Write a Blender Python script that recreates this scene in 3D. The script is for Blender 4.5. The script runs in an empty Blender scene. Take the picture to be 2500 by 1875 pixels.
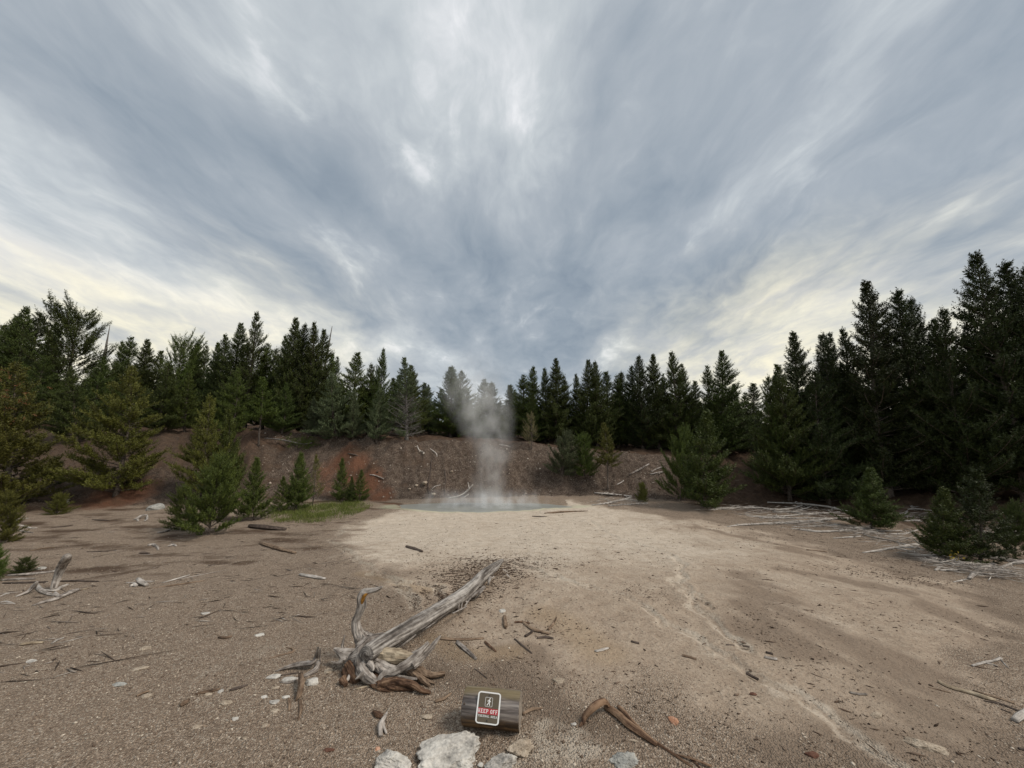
import bpy, bmesh, math, random
import numpy as np
from mathutils import Vector, Matrix

random.seed(7)
SC = bpy.context.scene
COL = SC.collection
R = math.radians

# ------------------------------------------------------------------ camera
F, CX, CY = 939.0, 1250.0, 937.5          # pinhole of the photograph (2500 x 1875)
PITCH = math.atan(130 / F)
CAM_H = 2.1
cam = bpy.data.cameras.new('camera')
cam.sensor_width = 36.0
cam.lens = 36.0 * F / 2500.0
cam.clip_start, cam.clip_end = 0.05, 3000
cam_o = bpy.data.objects.new('camera', cam)
cam_o.location = (0, 0, CAM_H)
cam_o.rotation_euler = (R(90) + PITCH, 0, 0)
COL.objects.link(cam_o)
SC.camera = cam_o

# ------------------------------------------------------------------ world, sun, exposure
SUN_EL, SUN_AZ = R(50), R(105)             # azimuth clockwise from the viewing direction (+y)
world = bpy.data.worlds.new('World')
SC.world = world
world.use_nodes = True


class NT:
    """tiny node-tree helper"""
    def __init__(self, tree):
        self.t = tree
        tree.nodes.clear()

    def n(self, typ, **kw):
        nd = self.t.nodes.new(typ)
        for k, v in kw.items():
            setattr(nd, k, v)
        return nd

    def put(self, sock, val):
        if val is None:
            return
        if isinstance(val, bpy.types.NodeSocket):
            self.t.links.new(val, sock)
        elif isinstance(val, (tuple, list)) and sock.type == 'RGBA' and len(val) == 3:
            sock.default_value = (*val, 1)
        else:
            sock.default_value = val

    def math(self, op, a, b=None, c=None, clamp=False):
        nd = self.n('ShaderNodeMath', operation=op, use_clamp=clamp)
        for i, x in enumerate((a, b, c)):
            self.put(nd.inputs[i], x)
        return nd.outputs[0]

    def vmath(self, op, a, b=None, out=0):
        nd = self.n('ShaderNodeVectorMath', operation=op)
        self.put(nd.inputs[0], a)
        if b is not None:
            self.put(nd.inputs[3 if op == 'SCALE' else 1], b)
        return nd.outputs[out]

    def mix(self, f, a, b, blend='MIX'):
        nd = self.n('ShaderNodeMix', data_type='RGBA', blend_type=blend)
        self.put(nd.inputs[0], f)
        self.put(nd.inputs[6], a)
        self.put(nd.inputs[7], b)
        return nd.outputs[2]

    def ramp(self, f, stops, interp='LINEAR'):
        nd = self.n('ShaderNodeValToRGB')
        nd.color_ramp.interpolation = interp
        e = nd.color_ramp.elements
        while len(e) < len(stops):
            e.new(0.5)
        for el, (p, c) in zip(e, stops):
            el.position = p
            el.color = (*c, 1) if len(c) == 3 else c
        self.put(nd.inputs[0], f)
        return nd.outputs[0]

    def rng(self, v, a, b, c=0.0, d=1.0, smooth=True):
        nd = self.n('ShaderNodeMapRange', interpolation_type='SMOOTHSTEP' if smooth else 'LINEAR')
        self.put(nd.inputs[0], v)
        for i, x in enumerate((a, b, c, d)):
            self.put(nd.inputs[i + 1], x)
        return nd.outputs[0]

    def noise(self, vec, scale, detail=4, rough=0.55, dist=0.0, out=0):
        nd = self.n('ShaderNodeTexNoise')
        self.put(nd.inputs['Vector'], vec)
        nd.inputs['Scale'].default_value = scale
        nd.inputs['Detail'].default_value = detail
        nd.inputs['Roughness'].default_value = rough
        nd.inputs['Distortion'].default_value = dist
        return nd.outputs[out]

    def mapping(self, vec, scale=(1, 1, 1), loc=(0, 0, 0), rot=(0, 0, 0)):
        nd = self.n('ShaderNodeMapping')
        self.put(nd.inputs[0], vec)
        nd.inputs[1].default_value = loc
        nd.inputs[2].default_value = rot
        nd.inputs[3].default_value = scale
        return nd.outputs[0]

    def attr(self, name, out='Fac'):
        return self.n('ShaderNodeAttribute', attribute_name=name).outputs[out]


def build_sky():
    w = NT(world.node_tree)
    geo = w.n('ShaderNodeTexCoord').outputs['Generated']
    sep = w.n('ShaderNodeSeparateXYZ')
    w.put(sep.inputs[0], geo)
    dx, dy, dz = sep.outputs
    dzp = w.math('MAXIMUM', dz, 0.0)
    den = w.math('ADD', dzp, 0.22)
    comb = w.n('ShaderNodeCombineXYZ')
    w.put(comb.inputs[0], w.math('DIVIDE', dx, den))
    w.put(comb.inputs[1], w.math('DIVIDE', dy, den))
    p = comb.outputs[0]                                   # the cloud deck seen as a plane overhead
    warp = w.noise(w.mapping(p, (1.0, 0.6, 1)), 1.3, 4, 0.55, out=1)
    warp = w.vmath('SCALE', w.vmath('SUBTRACT', warp, (0.5, 0.5, 0.5)), 0.60)
    pw = w.vmath('ADD', p, warp)
    big = w.noise(w.mapping(pw, (0.9, 0.55, 1), (3.1, 0.7, 0), (0, 0, R(-5))), 1.15, 2, 0.45)
    med = w.noise(w.mapping(pw, (1.0, 0.50, 1), (7.4, 3.1, 0), (0, 0, R(4))), 2.5, 6, 0.57, 0.1)
    fin = w.noise(w.mapping(pw, (1.0, 0.55, 1), (2.3, 4.4, 0), (0, 0, R(-3))), 6.0, 7, 0.60, 0.15)
    v = w.math('MULTIPLY_ADD', w.math('SUBTRACT', big, 0.5), 1.25, 0.555)
    v = w.math('MULTIPLY_ADD', w.math('SUBTRACT', med, 0.5), 1.15, v)
    v = w.math('MULTIPLY_ADD', w.math('SUBTRACT', fin, 0.5), 0.48, v)
    wisp = w.math('MULTIPLY', w.rng(fin, 0.50, 0.70), w.rng(med, 0.46, 0.64))
    v = w.math('MULTIPLY_ADD', wisp, 0.16, v)

    def blob(cx, cy, sx, sy, amp, val):
        q = w.mapping(p, (1 / sx, 1 / sy, 0), (-cx / sx, -cy / sy, 0))
        d2 = w.vmath('DOT_PRODUCT', q, q, out=1)
        g = w.math('EXPONENT', w.math('MULTIPLY', d2, -1.0))
        return w.math('MULTIPLY_ADD', g, amp, val)
    for b in SKY_BLOBS:
        v = blob(*b, v)
    col = w.ramp(v, [(0.05, (0.210, 0.264, 0.330)), (0.27, (0.302, 0.355, 0.412)), (0.48, (0.405, 0.450, 0.497)),
                     (0.68, (0.570, 0.612, 0.64)), (0.90, (0.860, 0.870, 0.890)), (1.0, (0.94, 0.94, 0.94))])
    # warm light under the edge of the deck, low on both sides
    side = w.rng(w.math('ABSOLUTE', w.math('SUBTRACT', dx, -0.02)), 0.14, 0.62)
    low = w.rng(w.math('MULTIPLY_ADD', w.math('SUBTRACT', med, 0.5), -0.50, dzp), 0.08, 0.44, 1.0, 0.0)
    warm = w.math('MULTIPLY', side, low)
    col = w.mix(warm, col, w.mix(w.rng(fin, .35, .65), (0.76, 0.735, 0.66), (1.03, 0.955, 0.72)))
    haze = w.math('MULTIPLY', w.rng(dzp, 0.0, 0.16, 0.55, 0.0), w.math('SUBTRACT', 1.0, side))
    col = w.mix(haze, col, (0.60, 0.65, 0.69))
    bg = w.n('ShaderNodeBackground')
    w.put(bg.inputs[0], col)
    bg.inputs[1].default_value = 1.05
    sky = w.n('ShaderNodeTexSky', sky_type='NISHITA')
    sky.sun_disc = False
    sky.sun_elevation, sky.sun_rotation = SUN_EL, SUN_AZ
    bs = w.n('ShaderNodeBackground')
    w.put(bs.inputs[0], sky.outputs[0])
    bs.inputs[1].default_value = 0.10
    ms = w.n('ShaderNodeMixShader')
    ms.inputs[0].default_value = 0.94                      # the deck covers nearly everything
    w.put(ms.inputs[1], bs.outputs[0])
    w.put(ms.inputs[2], bg.outputs[0])
    out = w.n('ShaderNodeOutputWorld')
    w.put(out.inputs[0], ms.outputs[0])


# cloud masses on the deck: centre x, y, radius x, y, brightness
SKY_BLOBS = [
    (0.30, 0.80, 0.55, 0.50, 0.09),      # bright overhead
    (0.90, 0.80, 0.40, 0.40, 0.06),
    (-0.45, 0.95, 0.36, 0.36, -0.15),    # grey mass on the left overhead
    (0.30, 1.60, 0.60, 0.52, -0.34),     # blue-grey heart
    (0.95, 1.55, 0.28, 0.40, -0.28),
    (-0.25, 1.75, 0.45, 0.45, -0.10),
    (-1.25, 1.15, 0.45, 0.50, 0.08),
    (-0.75, 1.9, 0.40, 0.4, 0.10),
]
build_sky()

sun = bpy.data.lights.new('sun', 'SUN')
sun.energy = 2.6
sun.angle = R(18)
sun.color = (1.0, 0.91, 0.80)
sun_o = bpy.data.objects.new('sun', sun)
sd = Vector((math.sin(SUN_AZ) * math.cos(SUN_EL), math.cos(SUN_AZ) * math.cos(SUN_EL), math.sin(SUN_EL)))
sun_o.rotation_euler = sd.to_track_quat('Z', 'Y').to_euler()
sun_o.location = (30, -10, 40)
COL.objects.link(sun_o)

SC.view_settings.view_transform = 'Standard'
SC.view_settings.look = 'None'
SC.view_settings.exposure = 0.0
SC.view_settings.gamma = 1.0
SC.view_settings.use_curve_mapping = False
SC.render.engine = 'CYCLES'
SC.cycles.max_bounces = 6
SC.cycles.diffuse_bounces = 3
SC.cycles.volume_bounces = 4
SC.cycles.transparent_max_bounces = 8
SC.cycles.use_denoising = True

# ------------------------------------------------------------------ numeric helpers
CP, SP = math.cos(PITCH), math.sin(PITCH)


def perlin(x, y, seed=0):
    x = np.asarray(x, float); y = np.asarray(y, float)
    xi = np.floor(x).astype(np.int64); yi = np.floor(y).astype(np.int64)
    xf = x - xi; yf = y - yi
    u = xf * xf * xf * (xf * (xf * 6 - 15) + 10); v = yf * yf * yf * (yf * (yf * 6 - 15) + 10)

    def g(ix, iy, fx, fy):
        h = (ix * 374761393 + iy * 668265263 + seed * 982451653) & 0xffffffff
        h = ((h ^ (h >> 13)) * 1274126177) & 0xffffffff
        a = ((h ^ (h >> 16)) & 0xffff) / 65536.0 * 2 * math.pi
        return np.cos(a) * fx + np.sin(a) * fy
    n00 = g(xi, yi, xf, yf); n10 = g(xi + 1, yi, xf - 1, yf)
    n01 = g(xi, yi + 1, xf, yf - 1); n11 = g(xi + 1, yi + 1, xf - 1, yf - 1)
    return ((n00 * (1 - u) + n10 * u) * (1 - v) + (n01 * (1 - u) + n11 * u) * v) * 1.5


def fbm(x, y, octv=4, seed=0, gain=0.5):
    s = 0; a = 1.0; f = 1.0
    for o in range(octv):
        s = s + a * perlin(x * f, y * f, seed + o * 17)
        a *= gain; f *= 2.03
    return s


def sstep(t):
    t = np.clip(t, 0, 1)
    return t * t * (3 - 2 * t)


def ray(X, Y):
    u = (X - CX) / F; v = (CY - Y) / F
    return np.array((u, CP - v * SP, SP + v * CP))


# the foot of the bank round the basin, by bearing: photo column, row of the foot, width of the slope, height of the rim, rise behind
RIM = [(-500, 1262, 12, 2.3, .04), (0, 1258, 11, 2.4, .05), (300, 1240, 8, 2.45, .05), (600, 1228, 5.0, 2.5, .04), (800, 1222, 3.8, 2.25, .05),
       (960, 1224, 2.9, 2.05, .04), (1100, 1216, 2.5, 1.88, .05), (1250, 1214, 2.4, 1.75, .06), (1400, 1211, 2.6, 1.55, .07),
       (1500, 1214, 2.8, 1.25, .09), (1640, 1222, 3.2, 1.15, .09), (1800, 1234, 6, 1.1, .08), (2000, 1248, 8, 1.1, .04),
       (2200, 1268, 9, 1.1, .0), (2500, 1305, 10, 1.0, .0), (3000, 1330, 10, 1.0, .0)]
_th, _rt = [], []
for X, Y, *_ in RIM:
    d = ray(X, Y); t = (CAM_H + 0.5) / -d[2]
    _th.append(math.atan2(d[0], d[1])); _rt.append(t * math.hypot(d[0], d[1]))
_th = np.array(_th); _rt = np.array(_rt)
_w = np.array([r[2] for r in RIM]); _zt = np.array([r[3] for r in RIM]); _sl = np.array([r[4] for r in RIM])
POOL_C, POOL_R, POOL_Z = (-1.25, 15.25), (3.15, 0.98), -0.50


def pool_d(x, y):
    a = np.arctan2((y - POOL_C[1]) / POOL_R[1], (x - POOL_C[0]) / POOL_R[0])
    k = 1 + 0.07 * np.sin(3 * a + 0.6) + 0.04 * np.sin(7 * a + 2)
    return np.hypot((x - POOL_C[0]) / POOL_R[0], (y - POOL_C[1]) / POOL_R[1]) / k


def slope_s(x, y):
    th = np.arctan2(x, y); r = np.hypot(x, y)
    wob = 0.35 * perlin(th * 9, r * 0 + 3.3, 5)
    return (r - np.interp(th, _th, _rt) - wob) / np.interp(th, _th, _w), th, r


def height(x, y, fine=True):
    x = np.asarray(x, float); y = np.asarray(y, float)
    s, th, r = slope_s(x, y)
    base = -0.5 * sstep((r - 4) / 10)
    P = sstep(s) * 0.6 + np.clip(s, 0, 1) * 0.4
    zt = np.interp(th, _th, _zt)
    z = base * (1 - P) + zt * P
    z = z + np.clip(s - 1, 0, None) * np.interp(th, _th, _w) * np.interp(th, _th, _sl) * np.clip(1.6 - r / 120, 0, 1)
    on = np.clip(np.minimum(s * 4, 1.0), 0, 1)
    z = z + on * (0.16 * fbm(x * 0.9, y * 0.9, 3, 11) + 0.05 * fbm(x * 3.1, y * 3.1, 2, 12))
    z = z + np.exp(-((s - 1) / .22) ** 2) * .13 * fbm(x * 1.5, y * 1.5, 3, 35)
    gully = np.clip((s + .05) * 6, 0, 1) * np.clip((1.1 - s) * 5, 0, 1)
    z = z - gully * (0.11 * np.abs(perlin(th * 34 + .8 * perlin(th * 11, s * 2, 7), s * 1.6, 31)) + .07 * np.abs(fbm(x * 2.2, y * 2.2, 3, 32)))
    z = z + (1 - on) * (0.030 * fbm(x * 0.55, y * 0.55, 3, 21) * np.clip(r / 4, .3, 1) + 0.008 * fbm(x * 2.7, y * 2.7, 3, 22))
    z = z - 0.16 * sstep((1.12 - pool_d(x, y)) / 0.22)
    return z


def hz(x, y):
    return float(height(np.array([x]), np.array([y]))[0])


_T = np.geomspace(1.8, 90, 900)


def ground(X, Y, up=0.0):
    """where the line of sight through a photo pixel meets the ground"""
    d = ray(X, Y)
    px, py, pz = d[0] * _T, d[1] * _T, CAM_H + d[2] * _T
    g = height(px, py) + up - pz
    i = np.argmax(g > 0)
    if g[i] <= 0:
        i = len(_T) - 1
    if i == 0:
        i = 1
    a = g[i - 1] / (g[i - 1] - g[i]) if g[i] != g[i - 1] else 0
    t = _T[i - 1] + a * (_T[i] - _T[i - 1])
    return Vector((d[0] * t, d[1] * t, CAM_H + d[2] * t)), t


def at_y(X, Y, y):
    d = ray(X, Y); t = y / d[1]
    return Vector((d[0] * t, y, CAM_H + d[2] * t)), t


# ------------------------------------------------------------------ object helpers
def tag(o, label=None, cat=None, group=None, kind=None):
    if label: o['label'] = label
    if cat: o['category'] = cat
    if group: o['group'] = group
    if kind: o['kind'] = kind
    return o


def link(name, me, parent=None, mats=None):
    o = bpy.data.objects.new(name, me)
    COL.objects.link(o)
    if parent is not None:
        o.parent = parent
    if mats and me is not None and not me.materials:
        for m in (mats if isinstance(mats, (list, tuple)) else [mats]):
            me.materials.append(m)
    return o


def empty(name, loc=(0, 0, 0)):
    o = bpy.data.objects.new(name, None)
    o.empty_display_size = 0.1
    o.location = loc
    COL.objects.link(o)
    return o


def np_mesh(name, verts, tris, smooth=False, attrs=None, quads=False):
    k = 4 if quads else 3
    me = bpy.data.meshes.new(name)
    verts = np.ascontiguousarray(verts, np.float32); tris = np.ascontiguousarray(tris, np.int32)
    me.vertices.add(len(verts)); me.vertices.foreach_set('co', verts.ravel())
    me.loops.add(len(tris) * k); me.loops.foreach_set('vertex_index', tris.ravel())
    me.polygons.add(len(tris))
    me.polygons.foreach_set('loop_start', np.arange(0, len(tris) * k, k, dtype=np.int32))
    if smooth:
        me.polygons.foreach_set('use_smooth', np.ones(len(tris), bool))
    for nm, (dom, data) in (attrs or {}).items():
        a = me.attributes.new(nm, 'FLOAT', dom)
        a.data.foreach_set('value', np.ascontiguousarray(data, np.float32))
    me.update(calc_edges=True)
    return me


class MB:
    """collects tubes and polygons, then links them as one mesh"""
    def __init__(self):
        self.v, self.f, self.uv, self.mi = [], [], [], []

    def tube(self, pts, rad, sides=7, rough=0.12, seed=0, sub=4, squash=1.0, cap=True, m=0, knot=0.0, ridge=0.0, tw=0.0):
        pts = np.array(pts, float); rad = np.array(rad, float)
        n = len(pts)
        if n == 2:
            ts = np.linspace(0, 1, max(3, sub))
            P = pts[0] + (pts[1] - pts[0]) * ts[:, None]; RR = rad[0] + (rad[1] - rad[0]) * ts
        else:
            P, RR = [], []
            ext = np.vstack([2 * pts[0] - pts[1], pts, 2 * pts[-1] - pts[-2]])
            for i in range(n - 1):
                p0, p1, p2, p3 = ext[i:i + 4]
                for t in np.linspace(0, 1, sub, endpoint=False):
                    P.append(0.5 * ((2 * p1) + (-p0 + p2) * t + (2 * p0 - 5 * p1 + 4 * p2 - p3) * t * t + (-p0 + 3 * p1 - 3 * p2 + p3) * t ** 3))
                    RR.append(rad[i] + (rad[i + 1] - rad[i]) * t)
            P.append(pts[-1]); RR.append(rad[-1]); P = np.array(P); RR = np.array(RR)
        N = len(P)
        tan = np.gradient(P, axis=0); tan /= np.linalg.norm(tan, axis=1)[:, None] + 1e-9
        ref = np.array((0, 0, 1.0)) if abs(tan[0][2]) < 0.9 else np.array((1.0, 0, 0))
        a = np.cross(tan[0], ref); a /= np.linalg.norm(a)
        L = np.concatenate([[0], np.cumsum(np.linalg.norm(np.diff(P, axis=0), axis=1))])
        ang = np.linspace(0, 2 * np.pi, sides + 1)
        b0 = len(self.v)
        mr = float(RR.mean())
        for i in range(N):
            a = a - tan[i] * np.dot(a, tan[i]); a /= np.linalg.norm(a) + 1e-9
            b = np.cross(tan[i], a)
            ca, sa = np.cos(ang), np.sin(ang)
            rr = RR[i] * (1 + rough * perlin(ca * 1.9 + seed * 3.7 + L[i] * .6 / (mr * 9), sa * 1.9 + L[i] / (mr * 8 + .02), seed)
                          + knot * perlin(ca * 1.1 + seed, sa * 1.1 + L[i] / (mr * 3 + .01), seed + 5))
            if ridge:
                q_ = ang + tw * L[i] / (mr * 10)
                rr = rr * (1 + ridge * perlin(np.cos(q_) * 3.4 + seed * 1.3, np.sin(q_) * 3.4 + L[i] / (mr * 16), seed + 9) + .5 * ridge * perlin(np.cos(q_) * 7 + seed, np.sin(q_) * 7 + L[i] / (mr * 9), seed + 19))
            rr[-1] = rr[0]
            for k in range(sides + 1):
                self.v.append(P[i] + a * (ca[k] * rr[k]) + b * (sa[k] * rr[k] * squash))
                self.uv.append((k / sides * mr * 6.28, L[i] + seed * 0.37))
        for i in range(N - 1):
            for k in range(sides):
                q = b0 + i * (sides + 1) + k
                self.f.append((q, q + 1, q + sides + 2, q + sides + 1)); self.mi.append(m)
        if cap:
            for e, rev in ((0, True), (N - 1, False)):
                c = len(self.v); self.v.append(P[e] + tan[e] * (RR[e] * 0.25 * (1 if e else -1))); self.uv.append((0, L[e]))
                for k in range(sides):
                    q = b0 + e * (sides + 1) + k
                    self.f.append((q + 1, q, c) if rev else (q, q + 1, c)); self.mi.append(m)
        return self

    def poly(self, pts, m=0):
        b = len(self.v)
        for p in pts:
            self.v.append(np.array(p, float)); self.uv.append((p[0], p[1]))
        self.f.append(tuple(range(b, b + len(pts)))); self.mi.append(m)
        return self

    def slab(self, outline, z0, z1, m=0):
        """prism over an outline in the local xy plane"""
        n = len(outline)
        self.poly([(x, y, z1) for x, y in outline], m)
        self.poly([(x, y, z0) for x, y in reversed(outline)], m)
        for i in range(n):
            (x0, y0), (x1, y1) = outline[i], outline[(i + 1) % n]
            self.poly([(x0, y0, z0), (x1, y1, z0), (x1, y1, z1), (x0, y0, z1)], m)
        return self

    def build(self, name, mats, parent=None, smooth=True, origin=None):
        v = np.array(self.v)
        if origin is not None:
            v = v - np.array(origin)
        me = bpy.data.meshes.new(name)
        me.from_pydata([tuple(p) for p in v], [], self.f)
        uvl = me.uv_layers.new(name='grain')
        idx = np.zeros(len(me.loops), np.int32); me.loops.foreach_get('vertex_index', idx)
        uvl.data.foreach_set('uv', np.array(self.uv, np.float32)[idx].ravel())
        me.polygons.foreach_set('material_index', np.array(self.mi, np.int32))
        if smooth:
            me.polygons.foreach_set('use_smooth', np.ones(len(me.polygons), bool))
        for m in (mats if isinstance(mats, (list, tuple)) else [mats]):
            me.materials.append(m)
        me.update()
        o = link(name, me, parent)
        if origin is not None and parent is None:
            o.location = origin
        return o

# ------------------------------------------------------------------ materials
def new_mat(name, rough=0.85, spec=0.25):
    m = bpy.data.materials.new(name)
    m.use_nodes = True
    t = NT(m.node_tree)
    b = t.n('ShaderNodeBsdfPrincipled')
    b.inputs['Roughness'].default_value = rough
    b.inputs['Specular IOR Level'].default_value = spec
    o = t.n('ShaderNodeOutputMaterial')
    t.put(o.inputs[0], b.outputs[0])
    return m, t, b


def bump(t, h, strength, dist):
    nd = t.n('ShaderNodeBump')
    nd.inputs['Strength'].default_value = strength
    nd.inputs['Distance'].default_value = dist
    t.put(nd.inputs['Height'], h)
    return nd.outputs[0]


def ground_material():
    m, t, b = new_mat('ground_soil', 0.92, 0.15)
    pos = t.n('ShaderNodeNewGeometry').outputs['Position']
    n1 = t.noise(pos, 0.9, 5, 0.55)
    n2 = t.noise(pos, 5.0, 5, 0.6)
    n3 = t.noise(pos, 28.0, 4, 0.65)
    grain = t.noise(pos, 120.0, 3, 0.7)
    vor = t.n('ShaderNodeTexVoronoi')
    t.put(vor.inputs['Vector'], t.mapping(pos, (1, 1, 0.6)))
    vor.inputs['Scale'].default_value = 75
    cell = t.n('ShaderNodeSeparateColor')
    t.put(cell.inputs[0], vor.outputs['Color'])
    # gravel
    gr = t.ramp(cell.outputs[0], [(0, (.15, .108, .078)), (.40, (.325, .247, .182)), (.80, (.48, .385, .298)), (1, (.70, .62, .51))])
    gr = t.mix(t.rng(vor.outputs['Distance'], .25, .75, 0, .55), gr, (.145, .107, .080))
    gr = t.mix(t.math('MULTIPLY', n1, .55), gr, t.mix(n3, (.25, .184, .132), (.47, .376, .284)))
    gr = t.mix(t.rng(n2, .35, .75, 0, .35), gr, (.21, .156, .115))
    # mud crust
    mud = t.ramp(t.math('MULTIPLY_ADD', n3, .45, t.math('MULTIPLY', n2, .55)), [(.30, (.38, .31, .238)), (.50, (.53, .452, .364)), (.72, (.66, .59, .495))])
    mudb = t.ramp(t.math('MULTIPLY_ADD', n3, .5, t.math('MULTIPLY', n2, .5)), [(.30, (.26, .196, .143)), (.50, (.37, .293, .222)), (.72, (.485, .403, .315))])
    pl_ = t.math('MULTIPLY_ADD', t.math('SUBTRACT', n1, .5), .9, t.attr('pale'))
    mud = t.mix(t.rng(pl_, .0, 1.0), mudb, mud)
    mud = t.mix(t.rng(grain, .56, .72, 0, .6), mud, (.19, .14, .10))
    mud = t.mix(t.rng(cell.outputs[2], .93, .99, 0, .6), mud, (.13, .095, .07))
    mud = t.mix(t.rng(t.noise(t.mapping(pos, (1.0, 2.6, 1), (3, 1, 0), (0, 0, R(35))), 7.0, 6, .7), .56, .68, 0, .45), mud, (.215, .162, .118))
    mk = t.math('MULTIPLY_ADD', t.math('SUBTRACT', n2, .5), .55, t.attr('mud'))
    mk = t.rng(t.math('MULTIPLY_ADD', t.math('SUBTRACT', n3, .5), .5, mk), .12, .92)
    c = t.mix(mk, gr, mud)
    # brown washed bands on the flat, pale salt along the runnels
    bs = t.math('MULTIPLY_ADD', t.math('SUBTRACT', n3, .5), .7, t.attr('brown'))
    c = t.mix(t.rng(bs, .1, .9, 0, .78), c, t.mix(n3, (.150, .108, .078), (.265, .205, .153)))
    oc = t.math('MULTIPLY_ADD', t.math('SUBTRACT', n2, .5), .5, t.attr('ochre'))
    c = t.mix(t.rng(oc, .15, .95, 0, .42), c, (.33, .238, .145))
    ps = t.math('MULTIPLY_ADD', t.math('SUBTRACT', n3, .5), .9, t.attr('salt'))
    c = t.mix(t.rng(ps, .28, 1.0, 0, .70), c, t.mix(n2, (.47, .40, .315), (.62, .55, .455)))
    # bank: earth, red soil, needle litter, with forest shade painted in on the left flat
    earth = t.ramp(t.math('MULTIPLY_ADD', n3, .5, t.math('MULTIPLY', n2, .5)), [(.34, (.045, .031, .023)), (.5, (.104, .075, .057)), (.66, (.21, .163, .128))])
    earth = t.mix(t.rng(cell.outputs[1], .90, .97, 0, .7), earth, (.46, .40, .33))
    c = t.mix(t.rng(t.math('MULTIPLY_ADD', t.math('SUBTRACT', n2, .5), .4, t.attr('bank')), .2, .8), c, earth)
    earth = t.mix(t.rng(n1, .48, .70, 0, .32), earth, t.mix(n3, (.15, .115, .092), (.27, .22, .178)))
    earth = t.mix(t.rng(t.math('MULTIPLY_ADD', t.math('SUBTRACT', n2, .5), .9, t.attr('chalk')), .10, .85, 0, .9), earth, t.ramp(n3, [(.32, (.125, .095, .074)), (.5, (.225, .182, .148)), (.68, (.36, .305, .258))]))
    red = t.ramp(n3, [(.3, (.115, .050, .028)), (.7, (.27, .130, .078))])
    c = t.mix(t.rng(t.math('MULTIPLY_ADD', t.math('SUBTRACT', n2, .5), .6, t.attr('red')), .25, .85, 0, .9), c, red)
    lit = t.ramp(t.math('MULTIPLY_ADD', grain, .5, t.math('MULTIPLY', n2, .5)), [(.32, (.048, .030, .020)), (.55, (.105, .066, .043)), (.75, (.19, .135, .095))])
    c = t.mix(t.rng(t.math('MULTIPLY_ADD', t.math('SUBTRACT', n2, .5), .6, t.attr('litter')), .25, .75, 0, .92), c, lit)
    alg = t.mix(n2, (.40, .41, .31), (.50, .475, .33))
    c = t.mix(t.rng(t.math('MULTIPLY_ADD', t.math('SUBTRACT', n3, .5), .8, t.attr('algae')), .2, .9, 0, .75), c, alg)
    t.put(b.inputs['Base Color'], c)
    h = t.math('MULTIPLY_ADD', grain, .25, t.math('MULTIPLY_ADD', n3, .8, t.math('MULTIPLY', n2, 1.6)))
    gv = t.math('MULTIPLY', t.math('SUBTRACT', 1, mk), t.math('SUBTRACT', 1, vor.outputs['Distance']))
    h = t.math('MULTIPLY_ADD', gv, .7, h)
    t.put(b.inputs['Normal'], bump(t, h, 1.0, 0.032))
    return m


def wood_mat(name, dark, mid, light, rough=.8, gscale=(55, 3.0), spots=.6):
    m, t, b = new_mat(name, rough, .2)
    uv = t.n('ShaderNodeUVMap', uv_map='grain').outputs[0]
    rnd = t.n('ShaderNodeObjectInfo').outputs['Random']
    uvr = t.vmath('ADD', uv, t.n('ShaderNodeCombineXYZ').outputs[0])
    g1 = t.noise(t.mapping(uvr, (gscale[0], gscale[1], 1)), 1.0, 5, .6, .6)
    g2 = t.noise(t.mapping(uvr, (gscale[0] * 3.2, gscale[1] * 3, 1)), 1.0, 4, .6, .3)
    pos = t.n('ShaderNodeNewGeometry').outputs['Position']
    spot = t.noise(pos, 14.0, 4, .6)
    k = t.math('MULTIPLY_ADD', g2, .45, t.math('MULTIPLY', g1, .55))
    k = t.math('ADD', k, t.math('MULTIPLY', t.math('SUBTRACT', spot, .5), spots))
    k = t.math('ADD', k, t.math('MULTIPLY', t.math('SUBTRACT', rnd, .5), .10))
    c = t.ramp(k, [(.30, dark), (.45, mid), (.62, light)])
    t.put(b.inputs['Base Color'], c)
    t.put(b.inputs['Normal'], bump(t, k, 1.0, .012))
    return m


def foliage_mat(name, dark, light):
    m, t, b = new_mat(name, .55, .25)
    tone = t.attr('tone')
    rnd = t.n('ShaderNodeObjectInfo').outputs['Random']
    c = t.mix(tone, dark, light)
    hsv = t.n('ShaderNodeHueSaturation')
    t.put(hsv.inputs['Hue'], t.rng(rnd, 0, 1, .485, .512, False))
    t.put(hsv.inputs['Value'], t.rng(rnd, 0, 1, .8, 1.2, False))
    t.put(hsv.inputs['Color'], c)
    t.put(b.inputs['Base Color'], hsv.outputs[0])
    return m


def stone_mat(name, dark, mid, light, scale=14):
    m, t, b = new_mat(name, .9, .15)
    pos = t.n('ShaderNodeNewGeometry').outputs['Position']
    a = t.noise(pos, scale, 6, .65)
    g = t.noise(pos, scale * 6, 4, .65)
    k = t.math('MULTIPLY_ADD', g, .4, t.math('MULTIPLY', a, .6))
    t.put(b.inputs['Base Color'], t.ramp(k, [(.33, dark), (.48, mid), (.64, light)]))
    t.put(b.inputs['Normal'], bump(t, k, 1.0, .02))
    return m


def tone_mat(name, stops, rough=.9):
    m, t, b = new_mat(name, rough, .15)
    t.put(b.inputs['Base Color'], t.ramp(t.attr('tone'), stops))
    return m


def flat_mat(name, c, rough=.5, spec=.4, wear=.25, sc=60):
    m, t, b = new_mat(name, rough, spec)
    pos = t.n('ShaderNodeNewGeometry').outputs['Position']
    n = t.noise(pos, sc, 4, .6)
    t.put(b.inputs['Base Color'], t.mix(t.rng(n, .4, .7, 0, wear), c, tuple(x * .6 for x in c)))
    return m


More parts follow.
